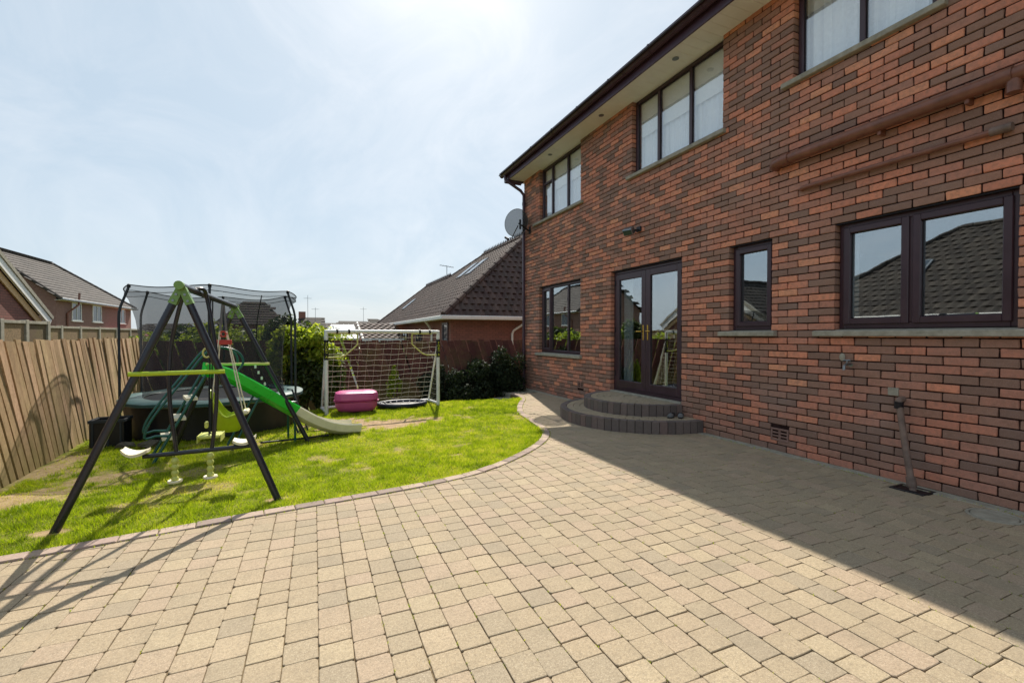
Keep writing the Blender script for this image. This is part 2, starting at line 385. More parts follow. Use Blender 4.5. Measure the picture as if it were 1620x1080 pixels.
tp = m.node('ShaderNodeBsdfTransparent'); tp.inputs['Color'].default_value = (0.82, 0.86, 0.86, 1)
bm_ = m.node('ShaderNodeBump'); bm_.inputs['Strength'].default_value = 0.05; bm_.inputs['Distance'].default_value = 0.01; m.l.new(m.noise(2.5, 2), bm_.inputs['Height']); m.l.new(bm_.outputs[0], gl.inputs['Normal'])
ms = m.node('ShaderNodeMixShader'); m.l.new(m.math('ADD', m.math('MULTIPLY', m.math('POWER', fr.outputs['Facing'], 4.0), 0.6), 0.32), ms.inputs[0]); m.l.new(tp.outputs[0], ms.inputs[1]); m.l.new(gl.outputs[0], ms.inputs[2]); m.l.new(ms.outputs[0], m.out.inputs['Surface']); MT['glass'] = m.m
m = M('far_glass', 0.05, 0.6); m.color(hexc('3e4a54')); m.b.inputs['Metallic'].default_value = 0.3; MT['far_glass'] = m.m
def meshmat(name, col, alpha, rough=0.8):
    m = M(name, rough, 0.2); m.color(hexc(col)); tp = m.node('ShaderNodeBsdfTransparent'); ms = m.node('ShaderNodeMixShader'); ms.inputs[0].default_value = alpha
    m.l.new(tp.outputs[0], ms.inputs[1]); m.l.new(m.b.outputs[0], ms.inputs[2]); m.l.new(ms.outputs[0], m.out.inputs['Surface']); return m.m
MT['net_black'] = meshmat('enclosure_mesh', '34383d', 0.50)
MT['dish_mesh'] = meshmat('perforated_dish', '56626a', 0.52, 0.45)
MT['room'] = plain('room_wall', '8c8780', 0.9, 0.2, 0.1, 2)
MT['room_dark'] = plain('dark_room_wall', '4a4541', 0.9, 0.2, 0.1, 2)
MT['blind'] = plain('roller_blind', 'f0efea', 0.8, 0.2, 0.06, 20)
MT['net_curtain'] = plain('white_curtain', 'eef0f2', 0.9, 0.2, 0.08, 30)
MT['curtain'] = plain('ochre_curtain', 'b08a4c', 0.9, 0.2, 0.2, 20)

# ================================================================== SETTING: ground
o = MB().add([(-900,-900,-1.6),(900,-900,-1.6),(900,2500,-1.6),(-900,2500,-1.6)], [(0,1,2,3)]).build('ground', MT['ground']); tag(o, kind='structure')
# kerb line (lawn edge), patio side
KIN = [(-4.6,3.15),(-3.4,3.32),(-2.5,3.44),(-1.66,3.52),(-1.05,3.60),(-0.45,3.69),(0.05,3.755),(0.55,3.82),(1.02,3.90),(1.50,4.06),(2.05,4.42),(2.52,4.84),(2.82,5.24),(2.97,5.60),(3.05,6.0),(3.12,6.4),(3.22,6.9),(3.42,7.4),(3.68,7.9),(3.93,8.35),(4.08,8.8),(4.10,9.3)]
def spline(pts, n):
    pts = [Vector((p[0], p[1], 0)) for p in pts]; out = []
    for i in range(len(pts)-1):
        p0 = pts[max(i-1, 0)]; p1 = pts[i]; p2 = pts[i+1]; p3 = pts[min(i+2, len(pts)-1)]
        for k in range(n):
            t = k/n
            out.append(0.5*((2*p1)+(p2-p0)*t+(2*p0-5*p1+4*p2-p3)*t*t+(3*p1-p0-3*p2+p3)*t**3))
    out.append(pts[-1]); return out
def spline3(pts, n):
    pts = [Vector(p) for p in pts]; out = []
    for i in range(len(pts)-1):
        p0 = pts[max(i-1, 0)]; p1 = pts[i]; p2 = pts[i+1]; p3 = pts[min(i+2, len(pts)-1)]
        for k in range(n):
            t = k/n; out.append(0.5*((2*p1)+(p2-p0)*t+(2*p0-5*p1+4*p2-p3)*t*t+(3*p1-p0-3*p2+p3)*t**3))
    out.append(pts[-1]); return out
KS = spline(KIN, 12)
KL = [0.0]
for a, b in zip(KS, KS[1:]): KL.append(KL[-1]+(b-a).length)
def kat(s):
    s = max(0, min(KL[-1]-1e-6, s))
    i = int(np.searchsorted(KL, s, side='right'))-1; i = min(i, len(KS)-2); t = (s-KL[i])/(KL[i+1]-KL[i])
    a = KS[max(i-1, 0)]; b = KS[min(i+2, len(KS)-1)]; T = (b-a).normalized()
    return KS[i].lerp(KS[i+1], t), T, Vector((-T.y, T.x, 0))       # point, tangent, lawn-ward normal
KSA = np.array([(p.x, p.y) for p in KS])
KTN = np.array([tuple(kat(s)[2])[:2] for s in KL])
def klawn(x, y):
    """signed distance to the kerb line, positive on the lawn side"""
    x = np.asarray(x, dtype=float); y = np.asarray(y, dtype=float)
    d2 = (x[..., None]-KSA[:, 0])**2+(y[..., None]-KSA[:, 1])**2; i = d2.argmin(-1)
    return (x-KSA[i, 0])*KTN[i, 0]+(y-KSA[i, 1])*KTN[i, 1], i
# lawn bed: one terrain sheet with a fall towards the back fence
def zground(x, y):
    x = np.asarray(x, dtype=float); y = np.asarray(y, dtype=float)
    crest = 8.62-0.10*(x-1.2)**2/6
    drop = np.clip((y-crest)/1.1, 0, 1); drop = drop*drop*(3-2*drop)
    b = 0.018*(vnoise(x, y, 1.4, 3)-0.5)+0.012*(vnoise(x, y, 5, 4)-0.5)
    return -0.015+b-0.42*drop
PATCH = [(0.95,6.95,1.05,0.36,0.12),(0.25,7.25,0.55,0.3,0.4),(-1.60,3.96,0.11,0.05,0),(-0.27,4.08,0.12,0.05,0),(-2.05,4.95,0.50,0.30,0.35),(-1.75,5.35,0.55,0.12,0.2),(-2.36,6.0,0.16,0.9,0),(1.62,5.2,0.16,0.05,0.3),(1.42,4.83,0.09,0.035,0.2),(0.75,5.3,0.05,0.03,0),
         (-0.95,4.6,0.35,0.18,0),(2.95,6.75,0.1,0.25,0.1),(-1.0,5.2,0.25,0.15,0.3),(1.9,5.9,0.12,0.05,0.5)]
def bare(x, y):
    x = np.asarray(x, dtype=float); y = np.asarray(y, dtype=float); v = np.zeros_like(x)
    for i, (cx, cy, rx, ry, a) in enumerate(PATCH):
        k = 0.8 if i in (4, 5, 6) else (0.5 if i in (10, 12) else (0.45 if i in (11, 13, 7, 9) else (1.0 if i < 2 else 0.9)))
        dx = (x-cx)*math.cos(a)+(y-cy)*math.sin(a); dy = -(x-cx)*math.sin(a)+(y-cy)*math.cos(a)
        d = np.sqrt((dx/rx)**2+(dy/ry)**2)+(vnoise(x, y, 4, 9)-0.5)*0.6+(vnoise(x, y, 15, 8)-0.5)*0.9
        v = np.maximum(v, k*np.clip((1.15-d)/0.5, 0, 1))
    v = np.maximum(v, np.clip((vnoise(x, y, 2.3, 21)*0.6+vnoise(x, y, 8, 22)*0.4-0.70)/0.12, 0, 1)*0.6)
    return v
nx, ny = 210, 250
gx = np.linspace(-3.3, 4.76, nx); gy = np.linspace(2.6, 10.9, ny); XX, YY = np.meshgrid(gx, gy, indexing='ij')
kd, _ = klawn(XX.ravel(), YY.ravel()); kd = kd.reshape(XX.shape)
ZZ = zground(XX, YY); ZZ = np.where(kd < 0.02, np.minimum(ZZ, -0.12), ZZ)
V = np.stack([XX, YY, ZZ], -1).reshape(-1, 3)
ii = (np.arange(nx-1)[:, None]*ny+np.arange(ny-1)[None, :]).ravel(); F = np.stack([ii, ii+ny, ii+ny+1, ii+1], -1)
me = arr_mesh('lawn', V, F, MT['soil']); at = me.attributes.new('bare', 'FLOAT', 'POINT'); at.data.foreach_set('value', bare(XX, YY).ravel().astype(np.float32))
lawn = link('lawn', me); tag(lawn, kind='structure'); me.polygons.foreach_set('use_smooth', [True]*len(me.polygons))
# grass blades
def grass(n, x0, x1, y0, y1, hmul, wid):
    x = rng.uniform(x0, x1, n); y = rng.uniform(y0, y1, n)
    d, _ = klawn(x, y); fx = np.interp(y, [0, 5.4, 10.4], [-2.36, -2.44, -2.86])
    b = bare(x, y); keep = (d > 0.084) & (x > fx+0.04) & (y < 8.75+0.05*np.sin(x*3)) & (rng.random(n) > b*1.02) & (x < 3.95)
    tr = np.hypot(x+1.29, y-7.8); keep &= ~((tr < 1.06) & (rng.random(n) < 0.85))
    x = x[keep]; y = y[keep]; b = b[keep]; n = len(x); z = zground(x, y)-0.004
    h = hmul*(0.5+1.0*rng.random(n))*(0.35+0.5*vnoise(x, y, 2.0, 31)+1.5*vnoise(x, y, 11, 32)**2+0.4*vnoise(x, y, 27, 33)); h *= (1-0.5*b)
    edge = np.clip((0.16-d[keep])/0.07, 0, 1); h *= 1+0.5*edge
    a = rng.uniform(0, 2*math.pi, n); w = wid*(0.6+0.8*rng.random(n)); la = rng.uniform(0, 2*math.pi, n); ln = h*rng.uniform(0.15, 1.1, n)
    V = np.zeros((n, 3, 3)); V[:, 0, 0] = x-np.cos(a)*w; V[:, 0, 1] = y-np.sin(a)*w; V[:, 1, 0] = x+np.cos(a)*w; V[:, 1, 1] = y+np.sin(a)*w
    V[:, 0, 2] = z; V[:, 1, 2] = z; V[:, 2, 0] = x+np.cos(la)*ln; V[:, 2, 1] = y+np.sin(la)*ln; V[:, 2, 2] = z+h
    t = np.clip(0.12+0.55*vnoise(x, y, 1.1, 41)+0.55*(vnoise(x, y, 7, 42)-0.5)+0.45*(vnoise(x, y, 23, 43)-0.5)+0.2*rng.standard_normal(n)+b*0.6, 0, 1)
    return V.reshape(-1, 3), t
Va, ta = grass(210000, -2.9, 3.2, 3.45, 5.6, 0.022, 0.0022); Vb, tb = grass(190000, -2.9, 4.1, 5.6, 8.9, 0.024, 0.0030)
V = np.concatenate([Va, Vb]); t = np.concatenate([ta, tb]); F = np.arange(len(V)).reshape(-1, 3)
o = link('grass', arr_mesh('grass', V, F, MT['grass'], t), kind='stuff'); tag(o, 'short patchy sunlit lawn grass between the fence and the block paving', 'grass')
# planting bed at the foot of the back fence
o = MB().add([(-3.3,9.3,-0.50),(5.4,9.3,-0.50),(5.4,11.2,-0.46),(-3.3,11.2,-0.46)], [(0,1,2,3)]).build('planting_bed', MT['bed']); tag(o, kind='structure')

# ================================================================== patio
XW = 4.757                                   # outer face of the house wall
patio = MB().prism([(p.x, p.y) for p in KS][::1]+[(4.75,9.32),(4.75,-4.5),(-4.6,-4.5)], -0.11, -0.0075).build('patio', MT['sand']); tag(patio, kind='structure')
def clip_poly(poly, p, n):
    """keep the part with (q-p).n <= 0"""
    out = []
    for i in range(len(poly)):
        a = poly[i]; b = poly[(i+1) % len(poly)]
        da = (a[0]-p[0])*n[0]+(a[1]-p[1])*n[1]; db = (b[0]-p[0])*n[0]+(b[1]-p[1])*n[1]
        if da <= 0: out.append(a)
        if (da <= 0) != (db <= 0):
            t = da/(da-db); out.append((a[0]+(b[0]-a[0])*t, a[1]+(b[1]-a[1])*t))
    return out
CW = 0.134; LENS = (0.118, 0.138, 0.138, 0.160)
cand = []                                    # (area, poly, L, cx, cy, full)
ncol = int((4.70+4.6)/CW)
for c in range(ncol):
    xa = 4.70-(c+1)*CW; xb = 4.70-c*CW; y = -1.2+random.random()*0.13; wob = random.uniform(-0.0012, 0.0012)
    while y < 9.28:
        L = random.choice(LENS); y2 = y+L; cx = (xa+xb)/2; cy = (y+y2)/2
        d, i = klawn(np.array([cx]), np.array([cy])); d = float(d[0]); i = int(i[0])
        if d < 0.09 and y2 < 9.31:
            j = lambda: random.uniform(-0.0011, 0.0011)
            g = 0.0019
            poly = [(xa+g+j()+wob, y+g+j()), (xb-g+j()+wob, y+g+j()), (xb-g+j()+wob, y2-g+j()), (xa+g+j()+wob, y2-g+j())]
            full = True
            if d > -0.12:
                p2 = clip_poly(poly, tuple(KSA[i]), tuple(KTN[i])); full = p2 == poly; poly = p2
            if len(poly) >= 3:
                cx = sum(q[0] for q in poly)/len(poly); cy = sum(q[1] for q in poly)/len(poly)
                px, py, w = proj((cx, cy, 0)); ar = 0
                if full and 0 < px < 1620 and py < 1085 and w > 0.2: ar = HC/w**3*L
                cand.append((ar, poly, L, cx, cy, full))
        y = y2
cand.sort(key=lambda q: -q[0])
def corner_round(poly, k=0.012):
    out = []
    n = len(poly)
    for i in range(n):
        p = Vector(poly[i]); a = Vector(poly[i-1]); b = Vector(poly[(i+1) % n]); r = random.uniform(0.15, 1.5)*k
        da = (a-p); db = (b-p)
        if da.length < 3*k or db.length < 3*k: out.append(tuple(p)); continue
        out.append(tuple(p+da.normalized()*r)); out.append(tuple(p+db.normalized()*r))
    return out
pv_variants = {}
for L in set(LENS):
    pv_variants[L] = []
    def irr(poly, k=0.0014):
        out = []
        for i in range(len(poly)):
            a = poly[i]; b = poly[(i+1) % len(poly)]; out.append(a); out.append(((a[0]+b[0])/2+random.uniform(-k, k), (a[1]+b[1])/2+random.uniform(-k, k)))
        return out
    for k in range(26):
        j = lambda: random.uniform(-0.0012, 0.0012); g = 0.0019; hx = CW/2-g; hy = L/2-g
        poly = corner_round([(-hx+j(), -hy+j()), (hx+j(), -hy+j()), (hx+j(), hy+j()), (-hx+j(), hy+j())], 0.008)
        b = MB().stone(irr(poly), -0.05, 0.0, 0.0022, random.random()); pv_variants[L].append(b.mesh('paver', MT['paver']))
rest = MB()
for k, (ar, poly, L, cx, cy, full) in enumerate(cand):
    dz = random.uniform(-0.0016, 0.0016)
    if k < 300 and ar > 0:
        o = link('paver', random.choice(pv_variants[L]), patio, (cx, cy, dz)); o.rotation_euler = (random.uniform(-.008, .008), random.uniform(-.008, .008), 0)
    else:
        pp = corner_round(poly, 0.008) if full else poly
        rest.stone(irr(pp) if full else pp, -0.05, dz, 0.0022, random.random())
rest.build('paver_field', MT['paver'], patio, kind='stuff')
# moss and grass sprigs in the joints
def sprigs(n, pts_fn, hmax):
    V = []; T = []
    for _ in range(n):
        x, y = pts_fn()
        if klawn(np.array([x]), np.array([y]))[0][0] > 0.0: continue
        for k in range(random.randint(2, 5)):
            a = random.uniform(0, 6.28); h = hmax*random.uniform(.3, 1); w = random.uniform(.0012, .003); ox, oy = random.uniform(-.008, .008)*.4, random.uniform(-.012, .012); dx, dy = random.uniform(-1, 1)*h, random.uniform(-1, 1)*h
            V += [(x+ox-math.cos(a)*w, y+oy-math.sin(a)*w, -.006), (x+ox+math.cos(a)*w, y+oy+math.sin(a)*w, -.006), (x+ox+dx, y+oy+dy, h)]; T.append(random.random())
    return V, T
def jp():
    while True:
        c = random.randint(4, 60); x = 4.70-c*CW; y = random.uniform(.7, 6.5)
        if vnoise(np.array([x]), np.array([y]), 1.7, 77)[0] > .55 or random.random() < .1: return x, y
def kp():
    p, T_, N_ = kat(random.uniform(2.0, KL[-1]-.4)); return p.x-N_.x*.003, p.y-N_.y*.003
def wp(): return 4.652+random.uniform(-.006, .004), random.uniform(1.2, 4.4)
V, T = [], []
for a_, b_ in (sprigs(900, jp, .010), sprigs(420, kp, .018), sprigs(160, wp, .02)): V += a_; T += b_
V = np.array(V); link('moss_sprigs', arr_mesh('moss_sprigs', V, np.arange(len(V)).reshape(-1, 3), MT['grass'], np.array(T)), patio, kind='stuff')
# kerb stones along the lawn
kerb = MB()
s = 0.0; kb = None; idx = 0
stones = []
while s < KL[-1]-0.05:
    p, T, N = kat(s+0.1); curv = abs(kat(s)[1].angle(kat(s+0.2)[1])) if s+0.2 < KL[-1] else 0
    L = 0.205 if curv < 0.25 else 0.105
    L += random.uniform(-0.004, 0.004); e = min(s+L-0.005, KL[-1])
    a, Ta, Na = kat(s); b, Tb, Nb = kat(e); w = 0.098
    stones.append([(a.x, a.y), (b.x, b.y), (b.x+Nb.x*w, b.y+Nb.y*w), (a.x+Na.x*w, a.y+Na.y*w)]); s += L
bed = MB()
for q in stones: bed.prism(q, -0.10, -0.02)
kerb = bed.build('kerb', MT['sand']); tag(kerb, kind='structure')
for q in stones:
    cx = sum(a[0] for a in q)/4; cy = sum(a[1] for a in q)/4
    pl = [(a[0]-cx, a[1]-cy) for a in q][::1]
    me = MB().stone(pl, -0.08, 0.010+random.uniform(-0.002, 0.002), 0.006, random.random()).mesh('kerb_stone', MT['kerb']); link('kerb_stone', me, kerb, (cx, cy, 0))
# concrete fillet along the foot of the wall
b = MB()
yy = -4.4
while yy < 10.1:
    b.bbox((4.655+random.uniform(-.012, .012), yy, -0.05), (XW+0.01, yy+0.6, 0.004+random.uniform(0, .004)), 0.004); yy += 0.601
o = b.build('wall_footing', MT['concrete']); tag(o, kind='structure')
# steps going down at the far end of the path
for i, (x0, x1, z, lb) in enumerate([(3.66, 4.03, -0.10, 'upper pale concrete garden step beside the far end of the path'), (3.30, 3.655, -0.20, 'lower pale concrete garden step behind the lawn edge')]):
    o = MB().bbox((x0, 8.62, -0.5), (x1, 9.5, z), 0.01).build('garden_step', MT['concrete']); tag(o, lb, 'step', 'garden steps')
o = MB().bbox((4.035, 9.32, -0.5), (4.75, 10.2, -0.03), 0.01).build('path_landing', MT['concrete']); tag(o, kind='structure')

# ================================================================== THE HOUSE
HY0, HY1 = -4.5, 10.20
HB = (4.757, 5.0, 0.0)
house = thing('brick_house', 'two storey red and brown brick house with dark brown windows and eaves', 'house', HB)
OPEN = {'W1': (7.61, 9.38, 0.90, 2.40), 'D': (4.94, 6.62, 0.30, 2.40), 'W2': (3.565, 4.145, 1.35, 2.40), 'W3': (1.595, 2.885, 1.35, 2.40),
        'U1': (7.61, 9.36, 3.90, 5.10), 'U2': (4.256, 6.05, 3.90, 5.10), 'U3': (2.10, 3.33, 4.05, 5.10)}
ops = list(OPEN.values()); WT = 5.10
ycut = sorted({HY0, HY1} | {v for q in ops for v in q[:2]}); zcut = sorted({-0.3, WT} | {v for q in ops for v in q[2:]})
b = MB()
for y0, y1 in zip(ycut, ycut[1:]):
    run = None
    for z0, z1 in zip(zcut, zcut[1:]):
        ym, zm = (y0+y1)/2, (z0+z1)/2
        if any(q[0] < ym < q[1] and q[2] < zm < q[3] for q in ops): continue
        near = lambda yy, zz: any(q[0] < yy < q[1] and q[2] < zz < q[3] for q in ops)
        b.box((XW+0.0125, y0+(.009 if near(y0-.01, zm) else 0), z0+(.004 if near(ym, z0-.01) else 0)), (XW+0.10, y1-(.009 if near(y1+.01, zm) else 0), z1-(.004 if near(ym, z1+.01) else 0)))
wall = b.build('wall', MT['mortar'], house)
def brick_mesh(L, tint, seed, name='brick'):
    rr = random.Random(seed); q = MB().bbox((-0.05, -L/2, -0.0325), (0.05, L/2, 0.0325), 0.0048, tint)
    q.v = [(x+(rr.uniform(-.003, .003) if x < 0 else 0), y+rr.uniform(-.0026, .0026), z+rr.uniform(-.0026, .0026)) for x, y, z in q.v]
    return q
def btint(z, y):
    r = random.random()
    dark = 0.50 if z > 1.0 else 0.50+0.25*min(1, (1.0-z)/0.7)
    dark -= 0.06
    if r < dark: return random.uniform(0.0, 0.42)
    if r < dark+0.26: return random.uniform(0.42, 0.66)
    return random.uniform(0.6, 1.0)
bricks = []
VENTS = [(3.456, 0.225), (7.60, 0.30)]
for k in range(-1, 68):
    zc = k*0.075+0.0375+0.0
    ivs = [(HY0, HY1)]
    cuts = [(q[0], q[1]) for q in ops if q[2]-0.01 < zc < q[3]]
    cuts += [(v-0.11, v+0.11) for v, vz in VENTS if abs(zc-vz) < 0.075]
    for c0, c1 in sorted(cuts):
        nv = []
        for a, c in ivs:
            if c0 > a and c1 < c: nv += [(a, c0), (c1, c)]
            else: nv.append((a, c))
        ivs = nv
    off = (0.1125 if k % 2 else 0.0)+0.03*0
    for a, c in ivs:
        y = math.floor((a-off)/0.225)*0.225+off; ext = None
        while y < c:
            y0 = max(a, y)+(0.005 if y >= a else 0.001); y1 = min(c, y+0.225)-(0.005 if y+0.225 <= c else 0.001)
            if y1-y0 < 0.06 and y < a: ext = y0; y += 0.225; continue       # sliver at a reveal joins its neighbour
            if y1-y0 < 0.06 and bricks and bricks[-1][2] == zc and bricks[-1][1] > y0-0.02: bricks[-1] = (bricks[-1][0], y1, zc); y += 0.225; continue
            if ext is not None: y0 = ext; ext = None
            if y1-y0 > 0.025: bricks.append((y0, y1, zc))
            y += 0.225
sc = []
for (y0, y1, zc) in bricks:
    px, py, w = proj((XW, (y0+y1)/2, zc)); vis = 10 < px < 1610 and 5 < py < 1075 and w > 0.5 and zc > 0
    sc.append(((y1-y0)/w**2 if vis and 0.21 < y1-y0 < 0.22 else 0))
order = sorted(range(len(bricks)), key=lambda i: -sc[i]); single = set(order[:300])
fullvar = {}
rest = MB()
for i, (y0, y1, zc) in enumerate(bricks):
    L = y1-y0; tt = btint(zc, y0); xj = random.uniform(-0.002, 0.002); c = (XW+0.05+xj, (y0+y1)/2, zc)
    if i in single:
        key = int(tt*29)
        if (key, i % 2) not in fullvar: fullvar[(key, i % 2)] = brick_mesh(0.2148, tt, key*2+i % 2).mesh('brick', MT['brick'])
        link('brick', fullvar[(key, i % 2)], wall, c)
    else:
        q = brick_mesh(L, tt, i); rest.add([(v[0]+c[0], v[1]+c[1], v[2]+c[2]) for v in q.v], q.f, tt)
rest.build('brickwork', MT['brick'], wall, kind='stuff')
# rest of the shell: inner leaf, gable, back, roof
b = MB()
for y0, y1 in zip(ycut, ycut[1:]):
    for z0, z1 in zip(zcut, zcut[1:]):
        ym, zm = (y0+y1)/2, (z0+z1)/2
        if any(q[0] < ym < q[1] and q[2] < zm < q[3] for q in ops): continue
        b.box((XW+0.15, y0, z0), (XW+0.25, y1, z1))
b.box((XW+0.25, HY0, 2.55), (12.3, HY1-0.26, 2.70)); b.build('inner_wall', MT['room'], house)
b = MB(); b.box((XW+0.102, HY1-0.25, -0.3), (12.5, HY1-0.003, 5.1)); b.box((XW+0.102, HY0, -0.3), (12.5, HY0+0.25, 5.1)); b.box((12.25, HY0+0.25, -0.3), (12.5, HY1-0.25, 5.1))
for yy in (HY1-0.25, HY0): b.add([(XW-0.0, yy, 5.1), (12.5, yy, 5.1), (8.63, yy, 7.7), (XW, yy+0.245, 5.1), (12.5, yy+0.245, 5.1), (8.63, yy+0.245, 7.7)], [(0,1,2),(5,4,3),(0,2,5,3),(1,4,5,2),(0,3,4,1)])
b.build('gable_wall', MT['far_brick'], house)
# roof tile helper: stepped rows of profiled tiles on a plane, clipped to a polygon (local u along eave, v up slope)
def inpoly(u, v, poly):
    c = False; n = len(poly)
    for i in range(n):
        a, b2 = poly[i], poly[(i+1) % n]
        if (a[1] > v) != (b2[1] > v) and u < (b2[0]-a[0])*(v-a[1])/(b2[1]-a[1])+a[0]: c = not c
    return c
def tiled(name, mat, parent, O, U, Vd, poly, tw=0.30, th=0.34, amp=0.028, lip=0.03, prof=5, kind=None):
    O = Vector(O); U = Vector(U).normalized(); Vd = Vector(Vd).normalized(); N = U.cross(Vd).normalized()
    if N.z < 0: N = -N
    b = MB(); b.add([O+U*p[0]+Vd*p[1]-N*0.02 for p in poly], [tuple(range(len(poly)))], 0.3)
    us = [p[0] for p in poly]; vs_ = [p[1] for p in poly]
    row = 0; v = min(vs_)
    while v < max(vs_):
        u = min(us)-(tw*0.5 if row % 2 else 0)
        while u < max(us)+tw:
            if inpoly(u+tw/2, v+th*0.45, poly):
                Vt = []; Ft = []; tn = random.random()
                for k in range(prof):
                    f = k/(prof-1) if prof > 1 else 0; h = amp*(0.5-0.5*math.cos(2*math.pi*f)) if prof > 2 else 0
                    q = O+U*(u+tw*f)
                    Vt += [q+Vd*(v-0.03)+N*(h), q+Vd*(v-0.03)+N*(h+lip), q+Vd*(v+th)+N*(h+0.004)]
                for k in range(prof-1):
                    a = 3*k; Ft += [(a, a+3, a+4, a+1), (a+1, a+4, a+5, a+2)]
                b.add(Vt, Ft, tn)
            u += tw
        v += th; row += 1
    return b.build(name, mat, parent, kind=kind)
EX = 4.34                                     # fascia plane
sl_ = Vector((8.63-4.2, 0, 2.62))
roof = tiled('roof', MT['tile_dark'], house, (4.20, HY0-0.1, 5.20), (0, 1, 0), sl_, [(0, 0), (14.95, 0), (14.95, sl_.length), (0, sl_.length)], 0.6, 0.34, 0, 0.02, 3, 'stuff')
sl2 = Vector((8.63-13.06, 0, 2.62)); tiled('roof', MT['tile_dark'], house, (13.06, HY0-0.1, 5.20), (0, 1, 0), sl2, [(0, 0), (14.95, 0), (14.95, sl2.length), (0, sl2.length)], 0.9, 0.34, 0, 0.02, 3, 'stuff')
b = MB(); b.bbox((EX-0.022, HY0-0.1, 5.045), (EX, 10.42, 5.235), 0.004); b.build('fascia', MT['fascia'], house)
# gutter: half-round trough with brackets
gp = [(4.315, 5.255), (4.30, 5.262), (4.20, 5.262), (4.198, 5.235), (4.205, 5.19), (4.23, 5.16), (4.26, 5.15), (4.29, 5.158), (4.312, 5.185)]
b = MB(); V = [(x, HY0, z) for x, z in gp]+[(x, 10.44, z) for x, z in gp]; n = len(gp)
b.add(V, [(i, (i+1) % n, n+(i+1) % n, n+i) for i in range(n)]+[tuple(range(n)), tuple(range(2*n-1, n-1, -1))]); gut = b.build('gutter', MT['fascia'], house)
yy = 0.4
while yy < 10.4:
    b = MB(); V = []
    for s_ in (0, 0.03):
        V += [((x-4.26)*1.09+4.26, yy+s_, (z-5.205)*1.08+5.205) for x, z in gp]
    b.add(V, [(i, (i+1) % n, n+(i+1) % n, n+i) for i in range(n)]+[tuple(range(n)), tuple(range(2*n-1, n-1, -1))]); b.build('gutter_bracket', MT['fascia'], gut); yy += 0.92
sof = MB().box((EX+0.002, HY0, 5.085), (XW+0.245, 10.40, 5.101)).build('soffit', MT['soffit'], house)
pm = MB().bbox((-0.206, -0.0735, -0.006), (0.206, 0.0735, 0.006), 0.004).mesh('soffit_board', MT['soffit'])
yy = -0.9
while yy < 10.35: link('soffit_board', pm, sof, (EX+0.21, yy, 5.078)); yy += 0.15
b = MB().bbox((EX+0.001, 10.405, 5.04), (XW+0.02, 10.43, 5.24), 0.004); b.box((EX+0.02, 10.2, 5.05), (XW, 10.404, 5.066)); b.build('box_end', MT['fascia'], house)
dl = MB().lathe([(0.045, -0.006), (0.045, 0.0), (0.03, 0.0), (0.028, 0.004)], (0, 0, 0), n=16).mesh('soffit_light', MT['steel'], True)
for yy in (1.35, 3.05, 4.85, 6.6, 8.45): link('soffit_light', dl, house, (EX+0.20, yy, 5.066))
# downpipe at the far corner with swan neck
dp = MB().tube([(4.26, 10.22, 5.17), (4.26, 10.20, 5.06), (4.34, 10.16, 4.98), (4.62, 10.10, 4.80), (4.70, 10.09, 4.70), (4.70, 10.09, 4.5), (4.70, 10.09, 2.5), (4.70, 10.09, 0.02)], 0.036, 12).build('downpipe', MT['fascia'], house, True)
for zz in (4.45, 2.6, 0.9): MB().tube([(4.70, 10.09, zz), (4.70, 10.09, zz+0.07)], 0.043, 12).build('pipe_collar', MT['fascia'], dp, True)

